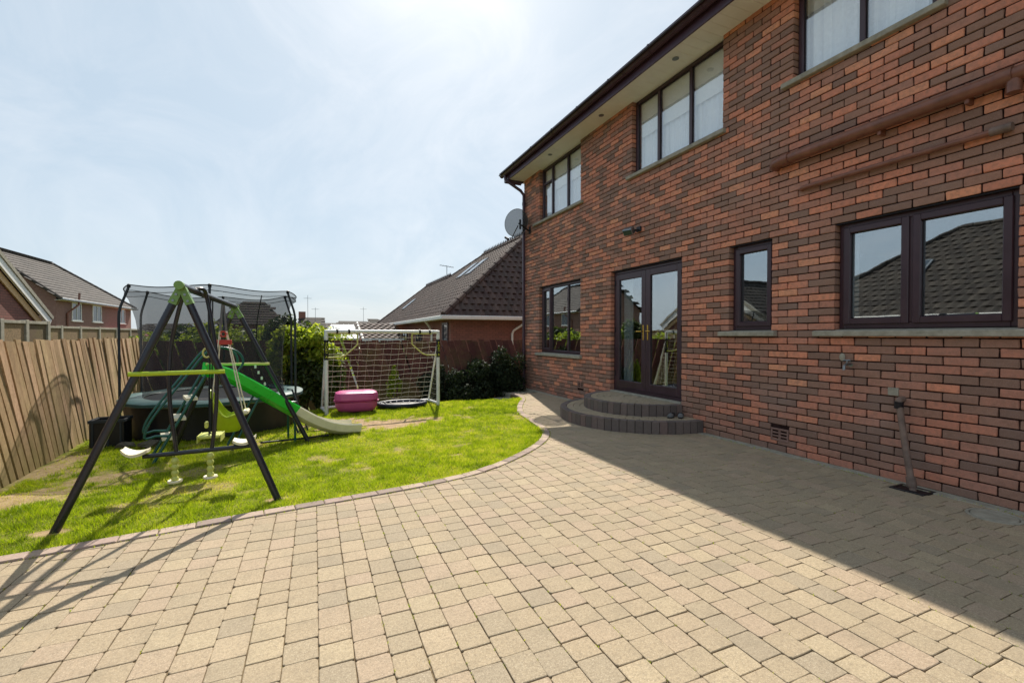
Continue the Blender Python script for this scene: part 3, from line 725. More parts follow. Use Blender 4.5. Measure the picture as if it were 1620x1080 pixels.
# ---- windows
FX = XW+0.075                                 # face of the frames
def frame_ring(b, y0, y1, z0, z1, w, x0, x1, c=0.006):
    b.bbox((x0, y0, z0), (x1, y0+w, z1), c); b.bbox((x0, y1-w, z0), (x1, y1, z1), c)
    b.bbox((x0+.001, y0+w-.002, z0), (x1-.001, y1-w+.002, z0+w), c); b.bbox((x0+.001, y0+w-.002, z1-w), (x1-.001, y1-w+.002, z1), c)
MT['glass_clear'] = MT['glass'].copy(); MT['glass_clear'].name = 'clear_glass'
for n_ in MT['glass_clear'].node_tree.nodes:
    if n_.type == 'MATH' and n_.operation == 'ADD': n_.inputs[1].default_value = 0.17
    if n_.type == 'BSDF_TRANSPARENT': n_.inputs['Color'].default_value = (0.98, 0.99, 0.99, 1)
def window(key, lights, sill=None, sashed=(), transom=None, label=None, blind=0.0, curt=None):
    y0, y1, z0, z1 = OPEN[key]; z1 = min(z1, 5.082)
    w = thing_part('window', house, (XW, (y0+y1)/2, z0))
    if label: w['label'] = label
    zb = z0+0.012
    b = MB(); frame_ring(b, y0+.004, y1-.004, zb, z1-.004, 0.055, FX, FX+0.07)
    ed = [y0+.004+0.055]
    acc = y0+.004
    tot = y1-y0-.008; fr_ = [q/sum(lights) for q in lights]
    cuts = []
    for q in fr_[:-1]:
        acc += q*tot; cuts.append(acc); b.bbox((FX+.002, acc-0.026, zb+.054), (FX+0.068, acc+0.026, z1-.057), 0.005)
    b.build('frame', MT['upvc_brown'], w)
    es = [y0+.004+.055]+cuts+[y1-.004-.055]
    for i in range(len(lights)):
        a = es[i]+(0.026 if i > 0 else 0); c = es[i+1]-(0.026 if i < len(lights)-1 else 0); za, zc = zb+.055, z1-.059
        panes = [(a, c, za, zc)]
        if transom and i == transom[0]:
            tz = za+(zc-za)*transom[1]; MB().bbox((FX+.003, a, tz-.022), (FX+.06, c, tz+.022), 0.004).build('transom', MT['upvc_brown'], w); panes = [(a, c, za, tz-.022), (a, c, tz+.022, zc)]
        for (pa, pc, pz0, pz1) in panes:
            ins = 0.0
            if i in sashed:
                s_ = MB(); frame_ring(s_, pa-.012, pc+.012, pz0-.012, pz1+.012, 0.058, FX-.018, FX+.045, 0.006); s_.build('sash', MT['upvc_brown'], w); ins = 0.044
            g = MB(); frame_ring(g, pa+ins, pc-ins, pz0+ins, pz1-ins, 0.008, FX+.018, FX+.03, 0.002); g.build('gasket', MT['gasket'], w)
            MB().box((FX+.026, pa+ins+.004, pz0+ins+.004), (FX+.030, pc-ins-.004, pz1-ins-.004)).build('pane', MT['glass_clear' if key[0] == 'U' else 'glass'], w)
    if sill:
        sy0, sy1 = sill; s_ = MB().bbox((XW-0.055, sy0, z0-0.062), (FX+.03, sy1, z0+0.010), 0.006); s_.v = [(x, y, z-(0.018 if (x < XW-0.03 and z > z0-0.01) else 0)) for x, y, z in s_.v]; s_.build('sill', MT['concrete'], w)
    if blind:
        MB().box((FX+.072, y0+.03, z1-(z1-z0)*blind), (FX+.075, y1-.03, z1-.02)).build('blind', MT['blind'], w)
        MB().tube([(FX+.10, y0+.03, z1-.05), (FX+.10, y1-.03, z1-.05)], 0.022, 10).build('blind_roller', MT['blind'], w, True)
    if curt:
        for (c0, c1, cz, mk) in curt:
            b = MB(); nn = max(8, int((c1-c0)/0.02)); V = []
            for k in range(nn+1):
                yy = c0+(c1-c0)*k/nn; xx = FX+.105+0.012*math.sin(k*1.15)+0.005*math.sin(k*2.7); V += [(xx, yy, z0+.03), (xx, yy, cz)]
            b.add(V, [(2*k, 2*k+2, 2*k+3, 2*k+1) for k in range(nn)]); b.build('curtain', MT[mk], w, True)
    return w
def thing_part(name, parent, loc):
    o = bpy.data.objects.new(name, None); COL.objects.link(o); o.parent = parent; o.location = Vector(loc)-wloc(parent); o.empty_display_size = 0.1; return o
window('W1', [1.5, 1.5, 1.0][::-1] if False else [1.25, 1.5, 0.95], (7.55, 9.50), sashed=(2,), label='ground floor three light window beside the glazed doors')
window('W2', [1], (3.50, 4.27), sashed=(0,), label='narrow ground floor window right of the glazed doors')
window('W3', [1.15, 1], (1.25, 3.07), sashed=(0, 1), label='wide two light ground floor window', curt=[(2.76, 2.86, 2.3, 'net_curtain')])
window('U1', [1.2, 1.3, 0.9], (7.50, 9.62), transom=(2, 0.72), blind=0.50, label='upper three light window near the far corner', curt=[(7.64, 9.33, 4.95, 'net_curtain')])
window('U2', [1.1, 1.15, 0.95], (4.20, 6.15), blind=0.5, label='upper three light window above the glazed doors', curt=[(4.29, 6.02, 4.95, 'net_curtain')])
window('U3', [1, 1.05], (2.02, 3.44), label='upper two light window nearest the camera', curt=[(2.14, 3.3, 5.0, 'net_curtain')])
# ---- glazed double doors
y0, y1, z0, z1 = OPEN['D']; door = thing_part('double_door', house, (XW, (y0+y1)/2, 0.34)); zb = 0.345; ym = (y0+y1)/2
b = MB(); frame_ring(b, y0+.004, y1-.004, zb, z1-.004, 0.055, FX, FX+.075); b.build('frame', MT['upvc_brown'], door)
for (a, c, hand) in ((y0+.058, ym-.003, 1), (ym+.003, y1-.058, -1)):
    lf = MB(); w_ = 0.10; lo, hi = zb+.055, z1-.062; x0, x1 = FX-.012, FX+.05
    lf.bbox((x0, a, lo), (x1, a+w_, hi), .006); lf.bbox((x0, c-w_, lo), (x1, c, hi), .006); lf.bbox((x0+.001, a+w_-.002, lo), (x1-.001, c-w_+.002, lo+.13), .006); lf.bbox((x0+.001, a+w_-.002, hi-.10), (x1-.001, c-w_+.002, hi), .006)
    leaf = lf.build('door_leaf', MT['upvc_brown'], door)
    g = MB(); frame_ring(g, a+w_-.002, c-w_+.002, lo+.128, hi-.098, .008, FX+.008, FX+.02, .002); g.build('gasket', MT['gasket'], leaf)
    MB().box((FX+.014, a+w_, lo+.13), (FX+.018, c-w_, hi-.10)).build('pane', MT['glass'], leaf)
    hy = (c-w_/2) if hand == 1 else (a+w_/2); hz = 1.36
    h = MB().bbox((x0-.008, hy-.014, hz-.14), (x0+.001, hy+.014, hz+.10), .004); h.tube([(x0-.004, hy, hz), (x0-.045, hy, hz), (x0-.05, hy-.01*hand, hz), (x0-.05, hy-.11*hand, hz)], 0.009, 8); h.tube([(x0-.004, hy, hz-.09), (x0-.014, hy, hz-.09)], .008, 8)
    h.build('handle', MT['brass'], leaf, True)
    for zz in (0.6, 1.35, 2.15):
        yh = a+.004 if hand == 1 else c-.004
        MB().tube([(x0-.006, yh, zz), (x0-.006, yh, zz+.09)], .009, 8).build('hinge', MT['gasket'], leaf, True)
MB().bbox((XW-.02, y0+.002, .315), (FX+.08, y1-.002, .343), .004).build('threshold', MT['concrete'], door)
for (c0, c1, mk) in ((6.25, 6.5, 'net_curtain'), (5.05, 5.3, 'curtain')):
    b = MB(); nn = 16; V = []
    for k in range(nn+1):
        yy = c0+(c1-c0)*k/nn; xx = FX+.12+.03*math.sin(k*1.3); V += [(xx, yy, .4), (xx, yy, 2.35)]
    b.add(V, [(2*k, 2*k+2, 2*k+3, 2*k+1) for k in range(nn)]); b.build('curtain', MT[mk], door, True)
# rooms behind the glass
def room(y0, y1, z0, z1, mk):
    b = MB(); x0, x1 = XW+.252, XW+3.6
    b.add([(x0,y0,z0),(x1,y0,z0),(x1,y1,z0),(x0,y1,z0),(x0,y0,z1),(x1,y0,z1),(x1,y1,z1),(x0,y1,z1)], [(0,1,2,3),(7,6,5,4),(0,4,5,1),(1,5,6,2),(2,6,7,3)]); b.build('room', MT[mk], house)
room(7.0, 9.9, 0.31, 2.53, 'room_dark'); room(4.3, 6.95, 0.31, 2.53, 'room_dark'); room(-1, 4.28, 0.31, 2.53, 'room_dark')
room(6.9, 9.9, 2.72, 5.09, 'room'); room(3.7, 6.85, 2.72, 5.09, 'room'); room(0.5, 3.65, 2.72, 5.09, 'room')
# window head flashing, vents, pipes, tap
for key in ('W1', 'D', 'W2', 'W3'):
    q = OPEN[key]; MB().box((XW+.02, q[0]+.002, q[3]-.010), (XW+.12, q[1]-.002, q[3]-.002)).build('lintel', MT['gasket'], house)
for vy, vz in VENTS:
    vz2 = round((vz-0.0375)/0.075)*0.075+0.0375; b = MB(); frame_ring(b, vy-.105, vy+.105, vz2-.07, vz2+.07, .018, XW-.004, XW+.05, .003)
    b.box((XW, vy-.012, vz2-.06), (XW+.03, vy+.012, vz2+.06))
    for k in range(4): zz = vz2-.055+k*.0365; b.bbox((XW-.002, vy-.09, zz-.006), (XW+.03, vy+.09, zz+.009), .002)
    v_ = b.build('air_vent', MT['terracotta'], house); MB().box((XW+.035, vy-.1, vz2-.066), (XW+.05, vy+.1, vz2+.066)).build('vent_back', MT['gasket'], v_)
px_ = XW-0.085
b = MB().tube([(XW+.02, 3.50, 3.18), (XW-.05, 3.50, 3.18), (px_, 3.46, 3.185), (px_, 3.38, 3.19), (px_, 1.2, 3.19), (px_, -2, 3.19)], 0.055, 16)
sp = b.build('soil_pipe', MT['pipe_brown'], house, True)
for yy in (3.30, 1.60): MB().tube([(px_, yy, 3.19), (px_, yy+.09, 3.19)], 0.064, 16).build('pipe_collar', MT['pipe_brown'], sp, True)
MB().tube([(px_, 1.60, 3.06), (px_, 1.60, 3.15)], 0.045, 12).build('pipe_branch', MT['pipe_brown'], sp, True)
for yy in (2.45, 1.85): MB().bbox((px_, yy, 3.10), (XW, yy+.03, 3.26), .004).build('pipe_clip', MT['pipe_brown'], sp)
px2 = XW-0.04
b = MB().tube([(XW+.02, 3.22, 2.845), (XW-.02, 3.22, 2.845), (px2, 3.19, 2.845), (px2, 3.15, 2.845), (px2, 1.72, 2.835)], 0.024, 12); wp = b.build('waste_pipe', MT['pipe_brown'], house, True)
MB().tube([(px2, 1.62, 2.835), (px2, 1.74, 2.835)], 0.032, 12).build('pipe_elbow', MT['pipe_grey'], wp, True); MB().tube([(px2, 1.66, 2.835), (XW+.02, 1.66, 2.835)], .028, 12).build('pipe_elbow', MT['pipe_grey'], wp, True)
b = MB().tube([(XW+.02, 2.30, 0.735), (XW-.04, 2.30, 0.735), (XW-.066, 2.297, 0.72), (XW-.07, 2.292, 0.69), (XW-.12, 2.215, 0.32), (XW-.17, 2.135, -0.02)], [.026, .026, .027, .025, .025, .025], 12)
gp_ = b.build('sink_waste_pipe', MT['pipe_grey'], house, True); MB().tube([(XW-.068, 2.296, .66), (XW-.071, 2.292, .72)], .033, 12).build('pipe_collar', MT['gasket'], gp_, True); MB().tube([(XW-.164, 2.147, .03), (XW-.152, 2.165, .11)], .034, 12).build('pipe_collar', MT['pipe_grey'], gp_, True)
MB().bbox((XW-.012, 2.33, .76), (XW+.01, 2.41, .83), .003).build('mortar_patch', MT['concrete'], house)
b = MB().tube([(XW+.01, 2.73, 1.02), (XW-.07, 2.73, 1.02), (XW-.095, 2.73, 1.005), (XW-.10, 2.73, .965)], .012, 10); b.tube([(XW-.05, 2.73, 1.02), (XW-.05, 2.73, 1.055)], .009, 8); b.tube([(XW-.05, 2.70, 1.058), (XW-.05, 2.76, 1.058)], .007, 8); b.lathe([(.026, 0), (.026, .006), (.014, .01)], (XW, 2.73, 1.02), 'X')
b.build('garden_tap', MT['steel'], house, True)
# grout smear
MB().lathe([(.04, -.006), (.03, -.012), (.0, -.014)], (XW-.002, 2.80, 1.085), 'X', 9, 0.7, 1).build('mortar_patch', MT['concrete'], house, True)

# drain gully and manhole cover
g = thing('drain_gully', 'small black square drain gully at the foot of the sink pipe', 'drain', (4.60, 2.14, 0))
b = MB(); 
for (a, c) in (((4.50, 2.03, -.02), (4.525, 2.27, .009)), ((4.675, 2.03, -.02), (4.70, 2.27, .009)), ((4.5251, 2.03, -.02), (4.6749, 2.055, .009)), ((4.5251, 2.245, -.02), (4.6749, 2.27, .009))): b.bbox(a, c, .003)
b.build('rim', MT['black'], g)
for k in range(6): yy = 2.07+k*.03; MB().box((4.524, yy, -.01), (4.676, yy+.014, .004)).build('grate_bar', MT['black'], g)
MB().box((4.52, 2.05, .0022), (4.68, 2.25, .0030)).build('sump', MT['gasket'], g)
mh = thing('manhole_cover', 'round pale grey concrete manhole cover set in the shaded paving', 'manhole', (4.47, 1.60, 0))
MB().lathe([(.0, .008), (.115, .008), (.122, .006), (.125, .0)][::-1], (4.47, 1.60, 0), n=32).build('lid', MT['concrete'], mh); MB().lathe([(.15, 0), (.148, .006), (.132, .006), (.128, .0)], (4.47, 1.60, 0), n=32).build('ring', MT['concrete'], mh)

# ================================================================== rounded doorstep
DS = (XW-0.005, 5.80)
steps = thing('doorstep', 'two tier half round brick doorstep below the glazed double doors', 'steps', (XW, 5.80, 0))
def half_step(r, z0, z1, nface):
    core = MB(); pts = [(DS[0]-math.cos(a)*(r-.02), DS[1]+math.sin(a)*(r-.02)) for a in np.linspace(-math.pi/2, math.pi/2, 40)]
    core.prism(pts, z0, z1-.012); tier = core.build('tier', MT['mortar'], steps)
    # soldier course round the rim
    for k in range(nface):
        a0 = -math.pi/2+math.pi*k/nface; a1 = a0+math.pi/nface; g = .004/r; a0 += g; a1 -= g; ro = r+random.uniform(-.003, .003); ri = r-.10
        q = [(DS[0]-math.cos(a)*rr, DS[1]+math.sin(a)*rr) for a, rr in ((a0, ro), (a1, ro), (a1, ri), (a0, ri))]; cx = sum(x for x, y in q)/4; cy = sum(y for x, y in q)/4
        me = MB().stone([(x-cx, y-cy) for x, y in q], z0, z1+random.uniform(-.002, .002), .006, random.random()*0.8).mesh('edge_brick', MT['step']); link('edge_brick', me, tier, (cx, cy, 0))
    # treads: concentric rings of blocks
    ro = r-.105
    while ro > .12:
        ri = ro-.10; n = max(3, int(math.pi*(ro+ri)/2/.19)); ph = random.random()
        for k in range(n):
            a0 = -math.pi/2+math.pi*k/n+.004/ro; a1 = -math.pi/2+math.pi*(k+1)/n-.004/ro
            q = [(DS[0]-math.cos(a)*rr, DS[1]+math.sin(a)*rr) for a, rr in ((a0, ro), ((a0+a1)/2, ro), (a1, ro), (a1, ri), ((a0+a1)/2, ri), (a0, ri))]; cx = sum(x for x, y in q)/6; cy = sum(y for x, y in q)/6
            me = MB().stone([(x-cx, y-cy) for x, y in q], z1-.03, z1+random.uniform(-.003, .001), .005, random.random()).mesh('tread_block', MT['paver']); link('tread_block', me, tier, (cx, cy, 0))
        ro = ri-.005
        if z0 < 0.1 and ro < .84: break
half_step(1.27, 0.0, 0.165, 38); half_step(0.89, 0.15, 0.325, 28)
# sandals on the lower step
def sandal(x, y, rot, lb):
    o = thing('sandal', lb, 'sandal', (x, y, .166), 'sandals on the doorstep'); o.rotation_euler = (0, 0, rot)
    b = MB(); n = 18; out = []
    for k in range(n):
        a = 2*math.pi*k/n; r_ = 1+.12*math.cos(a); out.append((.085*math.cos(a), .036*r_*math.sin(a)))
    b.stone(out, 0, .022, .006); s1 = b.mesh('sole', MT['gasket']); q = bpy.data.objects.new('sole', s1); COL.objects.link(q); q.parent = o
    b = MB(); V = []; m_ = 8; L = 7
    for i in range(L):
        x_ = .0+.08*i/(L-1); hh = (.045-.018*(i/(L-1))**2); ww = .040*(1-.45*(i/(L-1))**3)
        for k in range(m_): a = math.pi*k/(m_-1); V.append((x_, ww*math.cos(a), .018+hh*math.sin(a)*1.0))
    b.add(V, [(i*m_+k, i*m_+k+1, (i+1)*m_+k+1, (i+1)*m_+k) for i in range(L-1) for k in range(m_-1)]+[tuple((L-1)*m_+k for k in range(m_))]); q = bpy.data.objects.new('upper', b.mesh('upper', MT['sandal'], True)); COL.objects.link(q); q.parent = o
    b = MB().tube([(-.01, .036, .03), (-.05, .034, .045), (-.078, .0, .055), (-.05, -.034, .045), (-.01, -.036, .03)], .006, 6); q = bpy.data.objects.new('heel_strap', b.mesh('heel_strap', MT['gasket'], True)); COL.objects.link(q); q.parent = o
sandal(4.50, 4.86, R(205), 'grey and black sandal on the lower doorstep, farther from the wall'); sandal(4.615, 4.80, R(225), 'grey and black sandal on the lower doorstep, nearer the wall')

# floodlight on the wall
fl = thing('floodlight', 'small grey security floodlight fixed high on the brick wall', 'light', (XW, 5.90, 2.95))
b = MB().bbox((XW-.03, 5.80, 2.94), (XW, 5.90, 3.02), .005); b.tube([(XW-.02, 5.85, 2.97), (XW-.10, 5.86, 2.955)], .016, 8); b.build('mount', MT['black'], fl, True)
hd = MB().bbox((-.05, -.085, -.055), (.05, .085, .055), .012); Mx = Matrix.Translation((XW-.16, 5.92, 2.95)) @ Matrix.Rotation(R(20), 4, 'Z') @ Matrix.Rotation(R(-38), 4, 'Y')
hd.v = [tuple(Mx @ Vector(v)) for v in hd.v]; hh = hd.build('lamp_head', MT['steel'], fl)
gl_ = MB().bbox((-.055, -.072, -.044), (-.049, .072, .044), .002); gl_.v = [tuple(Mx @ Vector(v)) for v in gl_.v]; gl_.build('lens', MT['lime_pale'] if False else MT['far_glass'], hh)

# satellite dish at the far corner
dc = Vector((4.43, 9.80, 3.925)); sd = thing('satellite_dish', 'grey perforated satellite dish on the far corner of the brick house', 'satellite dish', tuple(dc))
ax = Vector((-0.30, 0.90, 0.35)).normalized(); q = ax.to_track_quat('Z', 'Y').to_matrix().to_4x4(); Mx = Matrix.Translation(dc) @ q
b = MB(); prof = [(r_*.34, .34*.22*(r_**2)) for r_ in np.linspace(0, 1, 9)]; b.lathe(prof, n=40, sx=1.05, sy=0.95); b.v = [tuple(Mx @ Vector(v)) for v in b.v]; b.build('reflector', MT['dish_mesh'], sd, True)
b = MB().tube([(.34*1.05*math.cos(a), .34*.95*math.sin(a), .075) for a in np.linspace(0, 2*math.pi, 40, endpoint=False)], .006, 6, True); b.v = [tuple(Mx @ Vector(v)) for v in b.v]; b.build('rim', MT['steel'], sd, True)
b = MB().tube([(0, -.05, .0), (0, -.36, .12), (0, -.42, .30)], .012, 8); b.tube([(0, -.42, .24), (0, -.40, .36)], .03, 10); b.v = [tuple(Mx @ Vector(v)) for v in b.v]; b.build('receiver_arm', MT['black'], sd, True)
b = MB().tube([tuple(dc-ax*.01), tuple(dc-ax*.10+Vector((0, 0, -.02))), (XW-.05, 9.86, 3.80), (XW+.005, 9.86, 3.80)], .02, 8); b.bbox((XW-.015, 9.81, 3.72), (XW+.0, 9.91, 3.89), .003); b.tube([tuple(dc-ax*.06+Vector((.0, 0, .10))), tuple(dc-ax*.06+Vector((0, 0, -.12)))], .026, 8); b.build('mount', MT['black'], sd, True)
# @@GARDEN
# ================================================================== FENCES
def board_mesh(h, w, th, shear, mat, seed, axis):
    """leaning board, foot at the origin; axis: 0 = along x, 1 = along y"""
    rr = random.Random(seed); b = MB(); t = rr.random(); w2 = w/2; V = []
    for z, s_ in ((0, 0), (h*0.5, 0.5), (h+rr.uniform(-.015, .015), 1)):
        dx = shear*z+rr.uniform(-.004, .004)
        for a, d in ((-w2, -th/2), (w2, -th/2), (w2, th/2), (-w2, th/2)):
            V.append((a+dx, d+rr.uniform(-.002, .002), z) if axis == 0 else (d+rr.uniform(-.002, .002), a+dx, z))
    F = [(0,1,2,3)[::-1], (8,9,10,11)]
    for r_ in (0, 4):
        for k in range(4): F.append((r_+k, r_+(k+1) % 4, r_+4+(k+1) % 4, r_+4+k))
    return b.add(V, F, t).mesh('board', mat)
# left fence, sunlit, boards leaning towards the camera
lf = thing('timber_fence', 'sunlit weathered timber fence of leaning boards along the left of the lawn', 'fence', (-2.55, 6.0, 0))
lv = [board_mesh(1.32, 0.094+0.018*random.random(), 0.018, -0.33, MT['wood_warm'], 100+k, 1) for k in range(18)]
def lfx(y): return np.interp(y, [0, 5.4, 10.4], [-2.42, -2.47, -2.87])
y = 2.2; k = 0
while y < 10.75:
    o = link('board', random.choice(lv), lf, (lfx(y)+random.uniform(-.006, .006), y, -0.07+random.uniform(-.008, .006))); o.rotation_euler = (random.uniform(-.016, .016), -0.045+random.uniform(-.012, .012), R(4))
    link('board', random.choice(lv), lf, (lfx(y)-.075, y+.058, -.09)).rotation_euler = (0, -.045, R(4)); y += 0.117+random.uniform(-.003, .005)  # back row of boards, added behind the gaps to darken them
for zz in (0.25, 0.98): MB().add([(lfx(2.0)-.07-.045*zz, 2.0, zz-.04), (lfx(2.0)-.025-.045*zz, 2.0, zz-.04), (lfx(2.0)-.025-.045*zz, 2.0, zz+.04), (lfx(2.0)-.07-.045*zz, 2.0, zz+.04), (lfx(10.4)-.07-.045*zz, 10.4, zz-.04), (lfx(10.4)-.025-.045*zz, 10.4, zz-.04), (lfx(10.4)-.025-.045*zz, 10.4, zz+.04), (lfx(10.4)-.07-.045*zz, 10.4, zz+.04)], [(0,1,2,3),(7,6,5,4),(0,4,5,1),(1,5,6,2),(2,6,7,3),(3,7,4,0)]).build('rail', MT['wood_dark'], lf)
y = 2.4
while y < 10.4: MB().bbox((lfx(y)-.16, y-.045, -.3), (lfx(y)-.075, y+.045, 1.12), .005).build('post', MT['wood_dark'], lf); y += 2.0
# back fence, shaded
bf = thing('timber_fence', 'shaded dark red timber fence of slanting boards behind the goal', 'fence', (1.0, 10.4, -0.45))
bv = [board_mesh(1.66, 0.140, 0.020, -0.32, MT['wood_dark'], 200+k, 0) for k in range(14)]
x = -2.75
while x < 6.6:
    g_ = 0.152+random.uniform(-.004, .010); o = link('board', random.choice(bv), bf, (x, 10.4+random.uniform(-.006, .006), -0.48+random.uniform(-.015, .015))); o.rotation_euler = (random.uniform(-.012, .012), random.uniform(-.012, .010), 0); x += g_
for zz in (-0.15, 0.88): MB().bbox((-2.9, 10.415, zz-.035), (5.8, 10.45, zz+.035), .004).build('rail', MT['wood_dark'], bf)
x = -2.2
while x < 5.6: MB().bbox((x-.045, 10.452, -.6), (x+.045, 10.54, 1.1), .005).build('post', MT['wood_dark'], bf); x += 1.9

# ================================================================== foliage helper
def leaves(blobs, n, size, mat, name='crown', parent=None, shell=0.55, up=0.4, aspect=0.55, kind=None):
    """leaf-sized folded faces spread through a set of ellipsoids (cx,cy,cz,rx,ry,rz)"""
    blobs = np.array(blobs, dtype=float); vol = np.prod(blobs[:, 3:], 1)**0.75; which = rng.choice(len(blobs), n, p=vol/vol.sum()); B = blobs[which]
    d = rng.standard_normal((n, 3)); d /= np.linalg.norm(d, axis=1)[:, None]; rad = shell+(1-shell)*rng.random(n)**0.6; rad *= 0.82+0.36*rng.random(n)
    c = B[:, :3]+d*B[:, 3:]*rad[:, None]
    nrm = d*0.7+rng.standard_normal((n, 3))*0.75; nrm[:, 2] += up; nrm /= np.linalg.norm(nrm, axis=1)[:, None]
    a = np.cross(nrm, rng.standard_normal((n, 3))); a /= np.linalg.norm(a, axis=1)[:, None]; b = np.cross(nrm, a)
    s = size*(0.55+0.9*rng.random(n)); w = (s*aspect)[:, None]; L = s[:, None]
    fold = nrm*(s*0.18)[:, None]
    V = np.stack([c-a*L, c+b*w*0.9+fold, c+a*L, c-b*w*0.9+fold], 1).reshape(-1, 3)
    i = np.arange(n)*4; F = np.concatenate([np.stack([i, i+1, i+2], -1), np.stack([i, i+2, i+3], -1)])
    t = np.clip(0.45+0.25*rng.standard_normal(n), 0, 1); t = np.concatenate([t, t])
    return link(name, arr_mesh(name, V, F, mat, t), parent, kind=kind)
def clumps(c, r, n, k=0.45, seed=0):
    rr = random.Random(seed); out = []
    for i in range(n):
        a = rr.uniform(0, 6.283); e = math.asin(rr.uniform(-0.75, 1)); q = rr.uniform(0.35, 0.85)
        s = rr.uniform(k*0.65, k*1.15)
        out.append((c[0]+r[0]*q*math.cos(a)*math.cos(e), c[1]+r[1]*q*math.sin(a)*math.cos(e), c[2]+r[2]*q*math.sin(e), r[0]*s, r[1]*s, r[2]*s))
    return out
def shrub(name, label, cat, base, top, rx, ry, n, size, mat, nb=16, seed=1, group=None, stems=5, shell=0.5):
    o = thing(name, label, cat, base, group); h = top-base[2]; c = (base[0], base[1], base[2]+h*0.55)
    leaves(clumps(c, (rx, ry, h*0.5), nb, 0.42, seed), n, size, mat, 'foliage', o, shell)
    rr = random.Random(seed); b = MB()
    for k in range(stems):
        a = rr.uniform(0, 6.28); b.tube([base, (base[0]+rx*.25*math.cos(a), base[1]+ry*.25*math.sin(a), base[2]+h*.35), (base[0]+rx*.6*math.cos(a), base[1]+ry*.6*math.sin(a), base[2]+h*.75)], [.022*max(.4, rx), .016*max(.4, rx), .008*max(.4, rx)], 6)
    b.build('stem', MT['bark'], o, True); return o
def tree(name, label, base, crown_c, crown_r, n, size, mat, nb=22, seed=1, tr=0.15, group=None):
    o = thing(name, label, 'tree', base, group); rr = random.Random(seed)
    leaves(clumps(crown_c, crown_r, nb, 0.40, seed), n, size, mat, 'crown', o, 0.45)
    b = MB(); B = Vector(base); Cc = Vector(crown_c); b.tube([B, B.lerp(Cc, .5)+Vector((rr.uniform(-.1, .1), 0, 0)), Cc], [tr, tr*.75, tr*.35], 8)
    for k in range(6):
        a = rr.uniform(0, 6.28); s_ = B.lerp(Cc, rr.uniform(.45, .8)); e = Cc+Vector((crown_r[0]*.6*math.cos(a), crown_r[1]*.6*math.sin(a), crown_r[2]*rr.uniform(-.2, .6))); b.tube([s_, s_.lerp(e, .5)+Vector((0, 0, -.05*crown_r[2])), e], [tr*.4, tr*.28, tr*.1], 6)
    b.build('trunk', MT['bark'], o, True); return o
# golden bush between trampoline and goal
shrub('golden_shrub', 'tall golden green leafy shrub between the trampoline and the goal', 'shrub', (-0.18, 9.45, -0.3), 1.42, 0.56, 0.5, 5000, 0.045, MT['leaf_mid'], 22, 5, stems=7)
leaves([(-.18+random.uniform(-.5, .45), 9.35+random.uniform(-.3, .3), random.uniform(.7, 1.38), .16, .16, .14) for _ in range(40)], 7600, .042, MT['leaf_lime'], 'sunlit_tint_foliage', bpy.data.objects['golden_shrub'], .3)  # sunlit top put into the leaf colour: lime leaves over darker ones
shrub('leafy_shrub', 'lower green shrub hugging the left goal post', 'shrub', (0.26, 9.3, -0.3), 1.02, 0.30, 0.34, 2800, 0.042, MT['leaf_mid'], 16, 6)
leaves([(.26+random.uniform(-.26, .18), 9.25+random.uniform(-.2, .2), random.uniform(.7, 1.0), .13, .13, .12) for _ in range(14)], 1800, .038, MT['leaf_lime'], 'sunlit_tint_foliage', bpy.data.objects['leafy_shrub'], .3)  # lime leaf colour stands in for sun on the upper part
# dark shrubs in the shade of the back fence
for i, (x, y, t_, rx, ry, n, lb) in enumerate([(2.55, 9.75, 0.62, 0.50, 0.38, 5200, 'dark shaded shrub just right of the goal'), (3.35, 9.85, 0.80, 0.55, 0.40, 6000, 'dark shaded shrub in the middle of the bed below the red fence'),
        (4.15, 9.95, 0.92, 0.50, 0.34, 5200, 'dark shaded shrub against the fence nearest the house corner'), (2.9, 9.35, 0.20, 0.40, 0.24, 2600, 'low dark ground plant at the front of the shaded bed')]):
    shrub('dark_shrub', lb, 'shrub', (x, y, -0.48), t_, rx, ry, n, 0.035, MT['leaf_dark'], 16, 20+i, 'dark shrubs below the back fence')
shrub('climbing_plant', 'thin leafy plant growing up the fence behind the goal net', 'plant', (1.62, 10.1, -0.46), 0.62, 0.16, 0.12, 900, 0.03, MT['leaf_lime'], 8, 33, stems=3)
# hedge and trees beyond the back fence
hd = thing('hedge', 'yellow green hedge beyond the back fence behind the trampoline', 'hedge', (-2, 15.6, -1.0))
bl = []
for k in range(24): bl.append((-4.6+k*0.24+random.uniform(-.1, .1), 15.6+random.uniform(-.3, .3), random.uniform(0.2, 1.0), .55, .55, .6+random.random()*.12))
leaves(bl, 12000, 0.075, MT['leaf_hedge'], 'foliage', hd, .55)
MB().tube([(-4.4, 15.6, 0.3), (-2, 15.6, 0.35), (0.8, 15.6, 0.3)], .05, 6).build('stem', MT['bark'], hd)
tree('round_tree', 'rounded green tree seen through the trampoline net', (-5.6, 26, -1.5), (-5.5, 26, 1.0), (1.25, 1.2, 1.05), 4200, 0.13, MT['leaf_mid'], 18, 44, .12, 'far trees')
tree('dark_tree', 'dark tree behind the right side of the trampoline net', (-0.95, 13.2, -1.2), (-0.85, 13.2, 1.15), (.55, .55, .8), 4200, 0.06, MT['leaf_mid'], 18, 45, .07, 'far trees')

